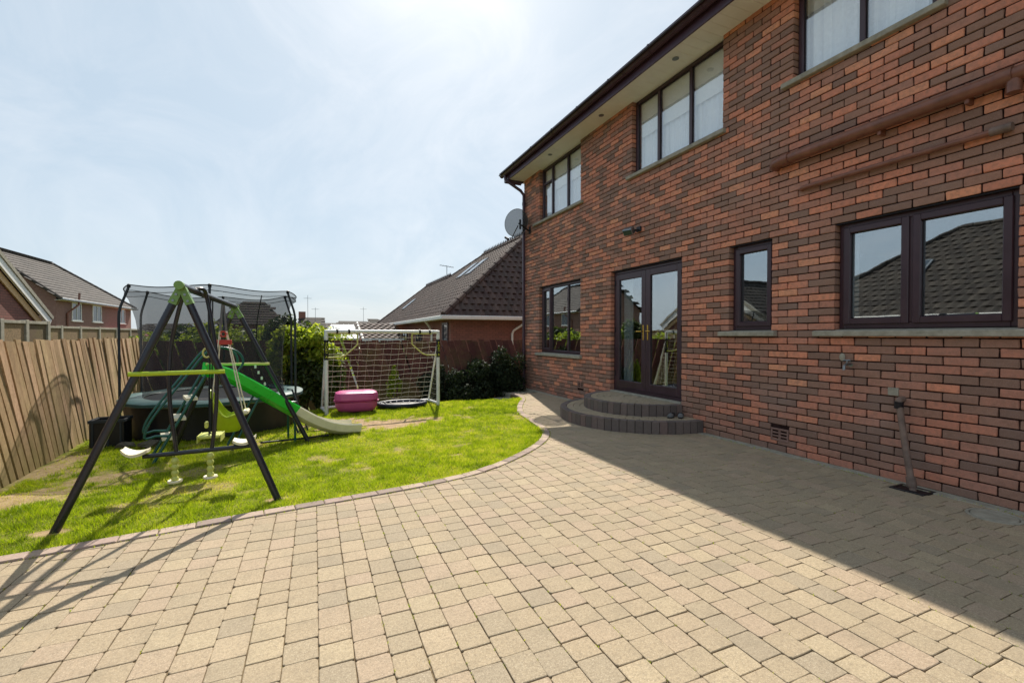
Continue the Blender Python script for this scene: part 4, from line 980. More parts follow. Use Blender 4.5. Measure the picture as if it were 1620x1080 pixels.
# ================================================================== TRAMPOLINE
TC = Vector((-1.29, 7.80, 0)); PZ = 0.45; RZ = 1.92
tp = thing('trampoline', 'round trampoline with black net enclosure and teal pad in the corner of the lawn', 'trampoline', tuple(TC))
def circ(r, z, n=64, ph=0.0): return [(TC.x+r*math.cos(2*math.pi*k/n+ph), TC.y+r*math.sin(2*math.pi*k/n+ph), z-(.045*abs(math.sin(3*(2*math.pi*k/n-R(35))))**1.5 if z > 1.5 else 0)) for k in range(n)]
b = MB(); n = 64
r0 = circ(.86, PZ+.005); r1 = circ(.88, PZ+.02); r2 = circ(1.09, PZ+.02); r3 = circ(1.125, PZ+.0); r4 = circ(1.125, PZ-.035)
V = r0+r1+r2+r3+r4; b.add(V, [(i*n+k, i*n+(k+1) % n, (i+1)*n+(k+1) % n, (i+1)*n+k) for i in range(4) for k in range(n)])
b.v = [(x, y, z+.006*math.sin(9*math.atan2(y-TC.y, x-TC.x))+random.uniform(-.003, .003)) for x, y, z in b.v]; b.build('pad', MT['teal_pad'], tp, True)
MB().lathe([(.0, PZ-.03), (.5, PZ-.02), (.88, PZ-.005)], (TC.x, TC.y, 0), n=48).build('jump_mat', MT['black'], tp, True)
MB().tube(circ(1.10, PZ-.03), .022, 8, True).build('frame_ring', MT['steel'], tp, True)
b = MB(); V = []; n = 96
for z, r_ in ((PZ-.04, 1.075), (.22, 1.045), (0.0, 1.06)):
    for k in range(n): a = 2*math.pi*k/n; rr_ = r_+.014*math.sin(a*21+z*6)*(1 if z < .4 else .3); V.append((TC.x+rr_*math.cos(a), TC.y+rr_*math.sin(a), z+.01*math.sin(a*13)))
b.add(V, [(i*n+k, i*n+(k+1) % n, (i+1)*n+(k+1) % n, (i+1)*n+k) for i in range(2) for k in range(n)]); b.build('skirt', MT['black'], tp, True)
PH = R(35)
for k in range(6):
    a = PH+2*math.pi*k/6; ca, sa = math.cos(a), math.sin(a); q = lambda r_, z: (TC.x+r_*ca, TC.y+r_*sa, z)
    pl = MB().tube([q(1.145, .04), q(1.145, .5), q(1.145, 1.50), q(1.142, 1.58), q(1.125, 1.66), q(1.05, 1.88), q(1.04, RZ)], .015, 8).build('pole', MT['foam'], tp, True)
    MB().lathe([(.02, -.02), (.02, .02), (.0, .03)], q(1.04, RZ), n=8).build('pole_cap', MT['black'], pl, True)
b = MB(); rr1 = circ(1.04, RZ+.012, 80); rr2 = circ(1.035, RZ-.055, 80); n = 80; b.add(rr1+rr2, [(k, (k+1) % n, n+(k+1) % n, n+k) for k in range(n)]); b.build('net_band', MT['net_black'], tp, True)
MB().tube(circ(1.04, RZ+.012, 64), .007, 6, True).build('top_ring', MT['foam'], tp, True); MB().tube(circ(1.033, RZ-.055, 64), .005, 6, True).build('net_hem', MT['foam'], tp, True)
b = MB(); V = []; n = 96; hs = [(RZ-.06, 1.03), (1.75, .985), (1.5, .92), (1.2, .88), (.9, .865), (.65, .86), (PZ, .865)]
for z, r_ in hs:
    for k in range(n): a = 2*math.pi*k/n; rp = r_+ (0.03*math.cos(6*(a-PH)) if 0.6 < z < 1.85 else 0); V.append((TC.x+rp*math.cos(a), TC.y+rp*math.sin(a), z-(.045*abs(math.sin(3*(a-PH)))**1.5 if z > 1.8 else 0)))
b.add(V, [(i*n+k, i*n+(k+1) % n, (i+1)*n+(k+1) % n, (i+1)*n+k) for i in range(len(hs)-1) for k in range(n)]); b.build('net', MT['net_black'], tp, True)
# entrance cord, zig-zag
b = MB(); e0 = P(405, 530, 6.66); b.tube([P(414, 467, 6.62), P(407, 505, 6.70), P(405, 545, 6.74), P(412, 585, 6.76), P(428, 617, 6.74)], .007, 6); b.build('entrance_zip', MT['cord'], tp, True)
for k in range(5):
    q = P(404+k*5, 580+k*9, 6.7); MB().bbox(tuple(q-Vector((.012, .004, .02))), tuple(q+Vector((.012, .004, .02))), .003).build('entrance_clip', MT['white'], tp)
ld = thing('trampoline_ladder', 'short dark metal ladder leaning on the right of the trampoline', 'ladder', tuple(G(478, 668)))
A0, A1 = P(462, 616, 6.98), P(446, 616, 6.85); B0, B1 = G(490, 662), G(466, 668)
B0 = Vector((A0.x+.20, A0.y-.17, 0)); B1 = Vector((A1.x+.20, A1.y-.17, 0))
for a, c in ((A0, B0), (A1, B1)): MB().tube([a+Vector((-.06, .05, 0)), a, c], .012, 8).build('rail', MT['foam'], ld, True)
for t_ in (.3, .62): MB().tube([A0.lerp(B0, t_), A1.lerp(B1, t_)], .012, 8).build('rung', MT['steel'], ld, True)
# rocks and black crate beside it
def rock(x, y, s, seed, lb):
    rr = random.Random(seed); b = MB(); prof = [(0.01, -s*.3), (s*.7, -s*.2), (s, s*.1), (s*.85, s*.45), (s*.4, s*.62), (0.0, s*.66)]; b.lathe(prof, n=9); b.v = [(x+v[0]*1.2+rr.uniform(-.15, .15)*s, y+v[1]+rr.uniform(-.15, .15)*s, v[2]+rr.uniform(-.12, .12)*s) for v in b.v]
    tag(b.build('rock', MT['rock'], None, False), lb, 'rock', 'rocks by the trampoline skirt')
rock(-2.02, 6.62, .085, 1, 'smaller left rock at the foot of the trampoline skirt'); rock(-1.78, 6.58, .10, 2, 'larger right rock at the foot of the trampoline skirt')
cr_ = thing('storage_crate', 'black plastic crate in the corner by the left fence and trampoline', 'crate', (-2.25, 6.75, 0))
b = MB(); x0, x1, y0, y1, h_ = -2.38, -2.06, 6.72, 6.98, .31
for a, c in (((x0, y0, 0), (x1, y0+.018, h_)), ((x0, y1-.018, 0), (x1, y1, h_)), ((x0, y0+.019, 0), (x0+.018, y1-.019, h_)), ((x1-.018, y0+.019, 0), (x1, y1-.019, h_))): b.bbox(a, c, .003)
b.bbox((x0+.02, y0+.02, .0), (x1-.02, y1-.02, .02), .002); b.build('body', MT['black'], cr_)
b = MB(); frame_ring3 = [((x0-.01, y0-.012, h_-.03), (x1+.01, y0+.0, h_+.006)), ((x1, y0, h_-.03), (x1+.012, y1, h_+.006)), ((x0-.012, y0, h_-.03), (x0, y1, h_+.006)), ((x0-.01, y1, h_-.03), (x1+.01, y1+.012, h_+.006))]
for a, c in frame_ring3: b.bbox(a, c, .003)
b.build('rim', MT['foam'], cr_)
for xx in (x0+.02, (x0+x1)/2, x1-.04): MB().bbox((xx, y0-.010, 0), (xx+.02, y0-.0005, h_-.032), .002).build('rib', MT['foam'], cr_)

# ================================================================== SWING SET
sw = thing('swing_set', 'dark steel swing frame with lime brackets standing on the lawn', 'swing set', (-0.9, 5.1, 0))
AF = Vector((-0.905, 4.11, 1.665)); AB = Vector((-0.84, 6.13, 1.63))
FEET = [(Vector((-1.60, 3.96, 0)), AF), (Vector((-0.262, 4.06, 0)), AF), (Vector((-1.50, 6.36, 0)), AB), (Vector((-0.055, 6.10, 0)), AB)]
bd = (AB-AF).normalized()
MB().tube([AF-bd*.05, AB+bd*.05], .027, 14).build('top_beam', MT['navy'], sw, True)
for A in (AF-bd*.05, AB+bd*.05):
    b = MB(); s_ = -1 if A.y < 5 else 1; b.tube([A, A+bd*.03*s_], .032, 14); b.build('beam_cap', MT['green_bracket'], sw, True)
for ft, A in FEET:
    d = (ft-A).normalized(); lg = MB().tube([A+d*.05, ft-Vector((0, 0, .04))], .0265, 14).build('leg', MT['navy'], sw, True)
    side = 1 if ft.x > A.x else -1
    u = Vector((d.z, 0, -d.x)).normalized(); b = MB(); q0 = A+d*.00; q1 = A+d*.145; w0, w1 = .022, .0265; yv = Vector((0, .0285, 0))
    V = [q0-u*w0-yv, q0+u*w0-yv, q1+u*w1-yv, q1-u*w1-yv, q0-u*w0+yv, q0+u*w0+yv, q1+u*w1+yv, q1-u*w1+yv]; b.add(V, [(0,1,2,3),(7,6,5,4),(0,4,5,1),(1,5,6,2),(2,6,7,3),(3,7,4,0)]); br = b.build('bracket', MT['green_bracket'], sw)
    for t_ in (.07, .12):
        p = A+d*t_; MB().tube([p+Vector((0, -.033, 0)), p+Vector((0, -.042, 0))], .009, 8).build('bolt', MT['steel'], br, True)
for (a, c, zz) in ((0, 1, 1.02), (2, 3, .98)):
    pa = FEET[a][0].lerp(FEET[a][1], zz/1.66); pb = FEET[c][0].lerp(FEET[c][1], zz/1.66); dx = (pb-pa).normalized(); MB().tube([pa-dx*.03+Vector((0, -.035, 0)), pb+dx*.03+Vector((0, -.035, 0))], .0165, 10).build('cross_bar', MT['lime'] if a == 0 else MT['lime_pale'], sw, True)
# glider / see-saw hung from the near end of the beam
BY = 4.60
gd = thing('glider_swing', 'two seat glider swing with cream seats on a dark bar, near end of the frame', 'swing', tuple(P(305, 715, BY)))
for pts in ([(292, 462), (283, 490), (272, 540), (268, 590), (269, 640), (275, 685), (279, 714)], [(308, 457), (322, 458), (327, 470), (334, 505), (342, 560), (343, 620), (340, 670), (335, 711)]):
    pw = [P(x, y, BY+(.0 if i > 1 else -.12*(2-i)*.5)) for i, (x, y) in enumerate(pts)]
    MB().tube([(p.x, p.y, p.z) for p in spline3(pw, 6)], .0155, 10).build('hanger', MT['navy'], gd, True)
ba, bb_ = P(226, 722, BY), P(398, 704.5, BY); MB().tube([ba, bb_], .019, 12).build('bar', MT['navy'], gd, True)
def seat_pad(c, dirx, name='seat'):
    b = MB(); n = 9; V = []; L = .17
    for i in range(n):
        t_ = i/(n-1)-.5; zz = c.z+.02+.045*abs(t_*2)**2.2*(1 if t_*dirx > 0 else .55); ww = .085*(1-.35*abs(t_*2)**2)
        for k in range(5): v_ = (k/4-.5)*2; V.append((c.x+t_*L, c.y+v_*ww, zz+.008*v_*v_))
    m0 = len(V); V += [(x, y, z-.022) for x, y, z in V]
    F = []
    for i in range(n-1):
        for k in range(4): a = i*5+k; F += [(a, a+1, a+6, a+5), (m0+a+5, m0+a+6, m0+a+1, m0+a)]
    rim = [i*5 for i in range(n)]+[(n-1)*5+k for k in range(1, 5)]+[i*5+4 for i in range(n-2, -1, -1)]+[k for k in range(3, 0, -1)]
    for a, c2 in zip(rim, rim[1:]+rim[:1]): F.append((a, c2, m0+c2, m0+a))
    b.add(V, F); return b.build(name, MT['cream'], gd, True)
seat_pad(P(215, 721, BY), -1); seat_pad(P(387, 702, BY), 1)
for (x, y0_, y1_) in ((277, 724, 762), (333, 716, 755)):
    top = P(x, y0_, BY); bot = P(x, y1_, BY); h_ = top.z-bot.z; b = MB(); prof = []
    for k in range(33): t_ = k/32; prof.append((.016+.012*abs(math.sin(t_*math.pi*4)), bot.z+h_*t_))
    b.lathe(prof, (bot.x, bot.y, 0), n=12); pg = b.build('foot_peg', MT['lime_pale'], gd, True)
    MB().lathe([(.018, bot.z-.004), (.05, bot.z-.004), (.055, bot.z+.008), (.05, bot.z+.018), (.02, bot.z+.012)], (bot.x, bot.y, 0), n=16).build('peg_ring', MT['cream'], pg, True)
# bucket swing on pale ropes
SY = 5.50
bs = thing('bucket_swing', 'lime green bucket swing seat hanging on pale ropes', 'swing', tuple(P(362, 690, SY)))
def bp(t_): return AF.lerp(AB, t_)
tb_ = (SY-4.11)/(6.13-4.11)
sc_ = P(362, 660, SY)
def shell(parent, c, mat):
    # open bucket: lathe-like shell, high back at -x, low front at +x
    b = MB(); n = 28; V = []; rows = 7
    for i in range(rows):
        t_ = i/(rows-1)
        for k in range(n):
            a = 2*math.pi*k/n; ca = math.cos(a); top = .02+.27*max(0, -ca)**1.6+.05*max(0, ca); zz = -.14+(.14+top)*t_
            r_ = .085+.055*t_**.7; V.append((c.x+ca*r_*1.15, c.y+math.sin(a)*r_, c.z+zz))
    F = [(i*n+k, i*n+(k+1) % n, (i+1)*n+(k+1) % n, (i+1)*n+k) for i in range(rows-1) for k in range(n)]+[tuple(range(n))[::-1]]
    b.add(V, F); o = b.build('seat_shell', mat, parent, True); m_ = o.modifiers.new('thick', 'SOLIDIFY'); m_.thickness = .008
    rim = [V[(rows-1)*n+k] for k in range(n)]; MB().tube(rim, .011, 8, True).build('seat_rim', mat, parent, True)
shell(bs, sc_, MT['lime'])
MB().bbox((sc_.x+.13, sc_.y-.09, sc_.z+.03), (sc_.x+.185, sc_.y+.09, sc_.z+.075), .012).build('safety_bar', MT['cream'], bs)
for (dx, dy) in ((-.13, -.10), (-.13, .10), (.14, -.10), (.14, .10)):
    tq = bp(tb_+.06*(1 if dx > 0 else -1)*.3); e = Vector((sc_.x+dx, sc_.y+dy, sc_.z+(.20 if dx < 0 else .07))); tz = Vector((tq.x+.02*(1 if dx > 0 else -1), tq.y+dy*.3, tq.z-.30)); MB().tube([tz, e], .006, 6).build('rope', MT['rope'], bs, True)
    MB().tube([Vector((tq.x, tq.y+dy*.3, tq.z-.03)), tz], .006, 6).build('chain', MT['steel'], bs, True)
MB().bbox((bp(tb_).x-.075, SY-.018, bp(tb_).z-.44), (bp(tb_).x+.075, SY+.018, bp(tb_).z-.39), .006).build('spreader_bar', MT['red'], bs)
for dy in (-.03, .03): 
    q = bp(tb_)+Vector((0, dy, -.33)); MB().tube([(q.x+.028*math.cos(a), q.y, q.z+.028*math.sin(a)) for a in np.linspace(0, 6.283, 14, endpoint=False)], .008, 6, True).build('ring', MT['red'], bs, True)
# platform swing with a grip ring on black cords
LY = 5.02; ps = thing('platform_swing', 'pale lime foot platform swing hanging on black cords with a ring grip', 'swing', tuple(P(333, 697, LY)))
pc = P(334, 688, LY)
b = MB().bbox((pc.x-.085, pc.y-.10, pc.z-.014), (pc.x+.085, pc.y+.10, pc.z+.014), .008); pb_ = b.build('platform', MT['lime_pale'], ps)
MB().bbox((pc.x-.095, pc.y-.10, pc.z-.05), (pc.x-.086, pc.y+.10, pc.z+.016), .003).build('lip', MT['lime_pale'], pb_); MB().bbox((pc.x+.086, pc.y-.10, pc.z-.05), (pc.x+.095, pc.y+.10, pc.z+.016), .003).build('lip', MT['lime_pale'], pb_)
MB().bbox((pc.x-.05, pc.y-.02, pc.z+.07), (pc.x-.02, pc.y+.02, pc.z+.13), .008).build('grip', MT['lime_pale'], ps); MB().tube([(pc.x-.035, pc.y, pc.z+.08), (pc.x-.02, pc.y, pc.z+.04), (pc.x, pc.y, pc.z+.01)], .008, 6).build('grip_stem', MT['cord'], ps, True)
q = bp((LY-4.11)/2.02)
for dy in (-.05, .05): MB().tube([(q.x, LY+dy, q.z-.02), (pc.x-.0, LY+dy, pc.z+.35), (pc.x, LY+dy*1.8, pc.z)], .006, 6).build('cord', MT['cord'], ps, True)
rq = P(327, 558, LY-.06); MB().tube([(rq.x+.03*math.cos(a), rq.y, rq.z+.042*math.sin(a)) for a in np.linspace(0, 6.283, 18, endpoint=False)], .008, 8, True).build('ring', MT['goal_yellow'], ps, True)

# ================================================================== SLIDE
st_ = thing('garden_slide', 'bright green slide with cream lower chute and teal ladder rails', 'slide', (-0.5, 6.1, 0))
S0, S1 = Vector((-1.12, 5.98, .93)), Vector((0.50, 6.52, .06))
ctr = []
sx_ = [322, 345, 362, 400, 425, 463, 490, 515, 540, 563]; sy_ = [588, 590, 597, 617, 631, 652, 667, 676, 679.5, 678]
for t_ in np.linspace(0, 1, 27):
    px_s = 322+(563-322)*t_; ctr.append(P(px_s, float(np.interp(px_s, sx_, sy_)), 6.02+.5*t_))
for _ in range(2): ctr = [ctr[0]]+[(ctr[i-1]+ctr[i]*2+ctr[i+1])/4 for i in range(1, 26)]+[ctr[26]]
S0, S1 = ctr[0].copy(), ctr[-1].copy()
ax_ = (S1-S0); ax_.z = 0; ax_.normalize(); sd_ = Vector((-ax_.y, ax_.x, 0))
def chute(i0, i1, mat, name):
    prof = [(-.215, .085), (-.20, .10), (-.185, .085), (-.165, .02), (-.12, -.012), (0, -.02), (.12, -.012), (.165, .02), (.185, .085), (.20, .10), (.215, .085), (.20, -.005), (.13, -.05), (0, -.055), (-.13, -.05), (-.20, -.005)]
    b = MB(); V = []; n = len(prof)
    for i in range(i0, i1+1):
        t_ = (ctr[min(i+1, len(ctr)-1)]-ctr[max(i-1, 0)]).normalized(); nn = sd_.cross(t_); nn = nn if nn.z > 0 else -nn
        for (a, h_) in prof: V.append(ctr[i]+sd_*a*.92+nn*h_)
    m_ = i1-i0+1; b.add(V, [(i*n+k, (i+1)*n+k, (i+1)*n+(k+1) % n, i*n+(k+1) % n) for i in range(m_-1) for k in range(n)]+[tuple(range(n)), tuple((m_-1)*n+k for k in range(n))[::-1]]); return b.build(name, mat, st_, True)
chute(0, 15, MT['slide_green'], 'upper_chute'); chute(15, 26, MT['cream'], 'lower_chute')
T0 = S0+Vector((0, 0, 0)); LF = Vector((-1.55, 5.70, 0))
for s_ in (-1, 1):
    off = sd_*.17*s_; foot = Vector((-1.55, 5.82, 0))+off; top = S0+off+Vector((0, 0, -.03))
    MB().tube([foot, foot.lerp(top, .5), top], .0145, 10).build('ladder_rail', MT['teal'], st_, True)
    # hoop handrail
    hp = [foot.lerp(top, .28)+Vector((-.10, -.03, .03)), foot.lerp(top, .22)+Vector((-.16, -.05, .08)), foot.lerp(top, .35)+Vector((-.15, -.05, .16)), foot.lerp(top, .8)+Vector((-.06, -.02, .20)), top+Vector((.02, 0, .26)), top+Vector((.16, .05, .30)), top+Vector((.30, .10, .24)), top+Vector((.34, .11, .12)), top+Vector((.26, .09, .0))]
    MB().tube([foot.lerp(top, .30)]+list(spline3(hp, 5)), .0125, 10).build('handrail', MT['teal'], st_, True)
    MB().tube([ctr[9]+off*.9+Vector((0, 0, -.05)), Vector((ctr[4].x, ctr[4].y, 0))+off*.9+Vector((.02, .0, .0))], .0125, 10).build('support_leg', MT['teal'], st_, True)
    q = ctr[15]+off*.9; MB().tube([q+Vector((0, 0, -.04)), Vector((q.x, q.y, -.02))], .0135, 10).build('support_leg', MT['teal'], st_, True)
for t_ in (.27, .49, .72):
    c = Vector((-1.55, 5.82, 0)).lerp(S0+Vector((0, 0, -.03)), t_); b = MB(); V = []
    for a, d_ in ((-.17, -.05), (.17, -.05), (.17, .055), (-.17, .055)):
        for zz in (-.018, .012): V.append(c+sd_*a+ax_*d_+Vector((0, 0, zz)))
    b.add(V, [(0,2,4,6)[::-1], (1,3,5,7), (0,2,3,1)[::-1], (2,4,5,3)[::-1], (4,6,7,5)[::-1], (6,0,1,7)[::-1]]); b.build('step', MT['cream'], st_)
# thin pole lying on the lawn
pl_ = MB().tube([G(412, 700, .015), G(470, 694, .014), G(520, 688, .015)], .012, 8).build('ground_pole', MT['black'], None, True); tag(pl_, 'thin black pole lying on the grass under the slide', 'pole')

# ================================================================== GOAL
gl0, gl1 = Vector((.18, 8.08, .0)), Vector((2.12, 8.34, .0)); GH = 1.36
go = thing('football_goal', 'white tube football goal with net and yellow corner targets', 'goal', tuple((gl0+gl1)/2)); go.location.z = 0
gd_ = (gl1-gl0).normalized(); gn = Vector((-gd_.y, gd_.x, 0)); DB = .52
for q in (gl0, gl1): MB().tube([q+Vector((0, 0, -.01)), q+Vector((0, 0, GH-.10))], .031, 14).build('post', MT['white'], go, True)
MB().tube([gl0+Vector((0, 0, GH)), gl1+Vector((0, 0, GH))], .031, 14).build('crossbar', MT['white'], go, True)
for q, s_ in ((gl0, 1), (gl1, -1)):
    MB().tube([q+Vector((0, 0, GH-.12)), q+Vector((0, 0, GH)), q+gd_*.10*s_+Vector((0, 0, GH))], .036, 14).build('corner_joint', MT['white'], go, True)
    MB().tube([q+Vector((0, 0, .03)), q+gn*DB+Vector((0, 0, .03))-gd_*0], .024, 12).build('base_bar', MT['white'], go, True)
    MB().tube([q+Vector((0, 0, GH-.15)), q+gn*DB*.95+Vector((0, 0, .05))], .018, 10).build('stay', MT['white'], go, True)
    # corner target hoop
    c = q+Vector((0, 0, GH)); tg = [c+gd_*s_*.50+Vector((0, 0, -.03)), c+gd_*s_*.50+Vector((0, 0, -.22)), c+gd_*s_*.44+Vector((0, 0, -.28)), c+gd_*s_*.30+Vector((0, 0, -.40)), c+gd_*s_*.22+Vector((0, 0, -.425)), c+gd_*s_*.03+Vector((0, 0, -.43))]
    tg = [p+gn*-.0 for p in tg]; MB().tube(tg, .013, 10).build('corner_target', MT['goal_yellow'], go, True)
    MB().tube([c+gd_*s_*.12+Vector((0, 0, -.035)), c+gd_*s_*.50+Vector((0, 0, -.035))], .012, 10).build('corner_target', MT['goal_yellow'], go, True)
    for t_ in (.17, .36): MB().tube([c+gd_*s_*(t_-.015)+Vector((0, 0, 0)), c+gd_*s_*(t_+.015)], .042, 12).build('strap', MT['sticker_black'], go, True)
    for k, zz in enumerate((GH-.16, GH-.38)): MB().tube([q+Vector((0, 0, zz-.018)), q+Vector((0, 0, zz+.018))], .040, 12).build('strap', MT['sticker_black'], go, True)
    wrap = MB().tube([q+Vector((0, 0, GH-.47)), q+Vector((0, 0, GH-.16))], .0325, 14).build('wrap', MT['sticker_black'], go, True)
    for k, ch in enumerate('FORZA'):
        cu = bpy.data.curves.new('letter', 'FONT'); cu.body = ch; cu.size = .062; cu.align_x = 'CENTER'; cu.extrude = .0008; tmp = bpy.data.objects.new('letter', cu); COL.objects.link(tmp)
        dg = bpy.context.evaluated_depsgraph_get(); me = bpy.data.meshes.new_from_object(tmp.evaluated_get(dg)); bpy.data.objects.remove(tmp); me.materials.clear(); me.materials.append(MT['letter'])
        o = link('letter', me, wrap, tuple(q+gn*-.0345+Vector((0, 0, GH-.225-k*.054)))); o.rotation_euler = (R(90), 0, math.atan2(gd_.y, gd_.x))
MB().tube([gl0+gn*DB+Vector((0, 0, .03)), gl1+gn*DB+Vector((0, 0, .03))], .024, 12).build('base_bar', MT['white'], go, True)
def netpt(u, v):
    """u along the goal, v from the crossbar (0) down to the back bar (1)"""
    base = gl0.lerp(gl1, u); sag = .10*math.sin(math.pi*u)*math.sin(math.pi*min(1, v*1.1)); d_ = DB*(v**1.25); z_ = GH*(1-v)+.03*v
    return base+gn*(d_+sag*.6)+Vector((0, 0, z_-sag*.35+.006*math.sin(u*31+v*17)))
b = MB(); nu, nv_ = 14, 14
for j in range(1, nv_): b.tube([netpt(u, j/nv_) for u in np.linspace(0, 1, 25)], .0022, 3, cap=False)
for i in range(0, nu+1): b.tube([netpt(i/nu, v) for v in np.linspace(0, 1, 13)], .0018, 3, cap=False)
for q, s_ in ((gl0, 1), (gl1, -1)):
    for j in range(1, 14):
        z_ = GH*(1-j/14); d_ = DB*(1-z_/GH)*.95; b.tube([q+Vector((0, 0, z_)), q+gn*d_*.5+Vector((0, 0, z_-.015)), q+gn*d_+Vector((0, 0, z_))], .0024, 3, cap=False)
    for k in range(1, 5): b.tube([q+gn*DB*k/5+Vector((0, 0, GH*(1-k/5)*.98)), q+gn*DB*k/5+Vector((0, 0, .04))], .0018, 3, cap=False)
b.build('net', MT['rope'], go, kind='stuff')
# pink shell and dark ring pool
pc = Vector((.66, 8.24, 0)); pk = thing('pink_sand_shell', 'glossy pink plastic clam box lying beside the goal post', 'toy box', tuple(pc))
def rbox(c, sx, sy, z0, z1, top_k, mat, name, parent):
    b = MB(); n = 40; rows = [(0, .90 if top_k > 0 else .80), (.15, 1.0), (.55, 1.0 if top_k > 0 else 1.0), (.85, .95), (.97, .82), (1.0, .60)] if top_k > 0 else [(0, .72), (.12, .86), (.5, .96), (1.0, 1.0)]
    V = []
    for (h_, k_) in rows:
        for k in range(n):
            a = 2*math.pi*k/n; e = .5; ca, sa = math.cos(a), math.sin(a); V.append((c.x+sx*math.copysign(abs(ca)**e, ca)*k_, c.y+sy*math.copysign(abs(sa)**e, sa)*k_, z0+(z1-z0)*h_))
    m_ = len(rows); b.add(V, [(i*n+k, i*n+(k+1) % n, (i+1)*n+(k+1) % n, (i+1)*n+k) for i in range(m_-1) for k in range(n)]+[tuple(range(n))[::-1], tuple((m_-1)*n+k for k in range(n))]); return b.build(name, mat, parent, True)
rbox(pc, .35, .24, .005, .17, 0, MT['pink'], 'tray', pk); rbox(pc, .352, .242, .185, .345, 1, MT['pink'], 'lid', pk); rbox(pc, .365, .255, .165, .188, 0, MT['pink'], 'flange', pk)
rp = Vector((1.48, 8.47, 0)); rg = thing('paddling_ring', 'dark blue round bouncer lying on the grass inside the goal', 'bouncer', tuple(rp))
MB().tube([(rp.x+.42*math.cos(a), rp.y+.30*math.sin(a), .045) for a in np.linspace(0, 6.283, 40, endpoint=False)], .038, 10, True).build('rim', MT['blue_dark'], rg, True)
b = MB(); b.lathe([(0, .03), (.9, .035)], (0, 0, 0), n=40); b.v = [(rp.x+v[0]*.43, rp.y+v[1]*.31, v[2]) for v in b.v]; b.build('mat', MT['black'], rg, True)
for k in range(18): a = 2*math.pi*k/18; MB().tube([(rp.x+.33*math.cos(a), rp.y+.235*math.sin(a), .043), (rp.x+.40*math.cos(a), rp.y+.285*math.sin(a), .062)], .006, 5).build('spring', MT['white'], rg, True)

# ================================================================== NEIGHBOURS
def ridge_tiles(b, a, c, r_=.11, n=None):
    a = Vector(a); c = Vector(c); L = (c-a).length; n = n or max(2, int(L/.42))
    for k in range(n): p = a.lerp(c, k/n); q = a.lerp(c, (k+1)/n); b.tube([p, p.lerp(q, .94)], [r_*1.06, r_*.97], 8, tint=random.random())
def win(parent, c, axis, w, h, frame=MT['white_paint'], sill=True, lights=2, out=-1):
    """window on a wall plane; axis 'x' = wall faces along x, c = centre on the wall face, out = outward sign"""
    o = thing_part('window', parent, c); d = .03*out
    def bx_(u0, u1, z0, z1, d0, d1, m_, nm):
        if axis == 'x': MB().box((c[0]+d0*out, c[1]+u0, c[2]+z0), (c[0]+d1*out, c[1]+u1, c[2]+z1)).build(nm, m_, o)
        else: MB().box((c[0]+u0, c[1]+d0*out, c[2]+z0), (c[0]+u1, c[1]+d1*out, c[2]+z1)).build(nm, m_, o)
    bx_(-w/2, w/2, -h/2, h/2, -.02, .015, MT['far_glass'], 'pane')
    for u0, u1, z0, z1 in ((-w/2-.01, -w/2+.07, -h/2, h/2), (w/2-.07, w/2+.01, -h/2, h/2), (-w/2+.071, w/2-.071, h/2-.07, h/2), (-w/2+.071, w/2-.071, -h/2, -h/2+.07)): bx_(u0, u1, z0, z1, -.01, .045, frame, 'frame')
    for k in range(1, lights): u = -w/2+w*k/lights; bx_(u-.03, u+.03, -h/2+.071, h/2-.071, -.01, .04, frame, 'mullion')
    if sill: bx_(-w/2-.12, w/2+.12, -h/2-.09, -h/2-.005, -.01, .10, MT['white_paint'], 'sill')
    return o
# ---- bungalow beyond the back fence
bg_ = thing('brick_bungalow', 'brick bungalow with brown tiled hip roof and white gutters behind the back fence', 'house', (4.3, 15.3, -1.0))
EZ = 1.95; BX0, BY0, BX1, BY1 = 4.0, 15.0, 12.6, 33.5          # eaves rectangle
wx0, wy0, wx1, wy1 = BX0+.35, BY0+.35, BX1-.35, BY1-.35
MB().box((wx0, wy0, -1.6), (wx1, wy1, EZ-.06)).build('wall', MT['far_brick'], bg_)
RZ1 = 5.5; RA = (8.3, 17.6, RZ1); RB = (8.3, 23.0, RZ1)
# front hip (faces the camera)
def plane_roof(name, O, U, top_pts, eave_len, parent, mat, tw=.25, th=.28):
    O = Vector(O); U = Vector(U).normalized(); tp_ = [Vector(p) for p in top_pts]; w = tp_[0]-O; Vd = (w-U*w.dot(U)).normalized()
    poly = [(0, 0), (eave_len, 0)]+[((p-O).dot(U), (p-O).dot(Vd)) for p in reversed(tp_)]
    return tiled(name, mat, parent, O, U, Vd, poly, tw, th, .045, .035, 6, 'stuff')
plane_roof('roof_tiles', (BX0, BY0, EZ), (1, 0, 0), [RA], BX1-BX0, bg_, MT['tile_brown'])
plane_roof('roof_tiles', (BX0, BY0, EZ), (0, 1, 0), [RA, RB, (7.2, 25.4, 4.59), (7.2, 31.8, 4.59)], 33.5-15.0, bg_, MT['tile_brown'])
sR = Vector((8.3-12.6, 0, RZ1-EZ)); tiled('roof_tiles', MT['tile_brown'], bg_, (BX1, BY0, EZ), (0, 1, 0), sR, [(0, 0), (18.5, 0), (15, sR.length*.8), (2.6, sR.length)], 1.2, .6, 0, .02, 3, 'stuff')
b = MB(); ridge_tiles(b, (BX0, BY0, EZ+.05), (RA[0], RA[1], RZ1+.03)); ridge_tiles(b, (RA[0], RA[1], RZ1+.05), (RB[0], RB[1], RZ1+.05)); ridge_tiles(b, (RB[0], RB[1], RZ1), (7.2, 25.4, 4.6)); ridge_tiles(b, (7.2, 25.4, 4.63), (7.2, 31.8, 4.63)); ridge_tiles(b, (7.2, 31.8, 4.6), (4.0, 33.5, EZ+.05)); b.build('ridge_tiles', MT['tile_brown'], bg_, True, 'stuff')
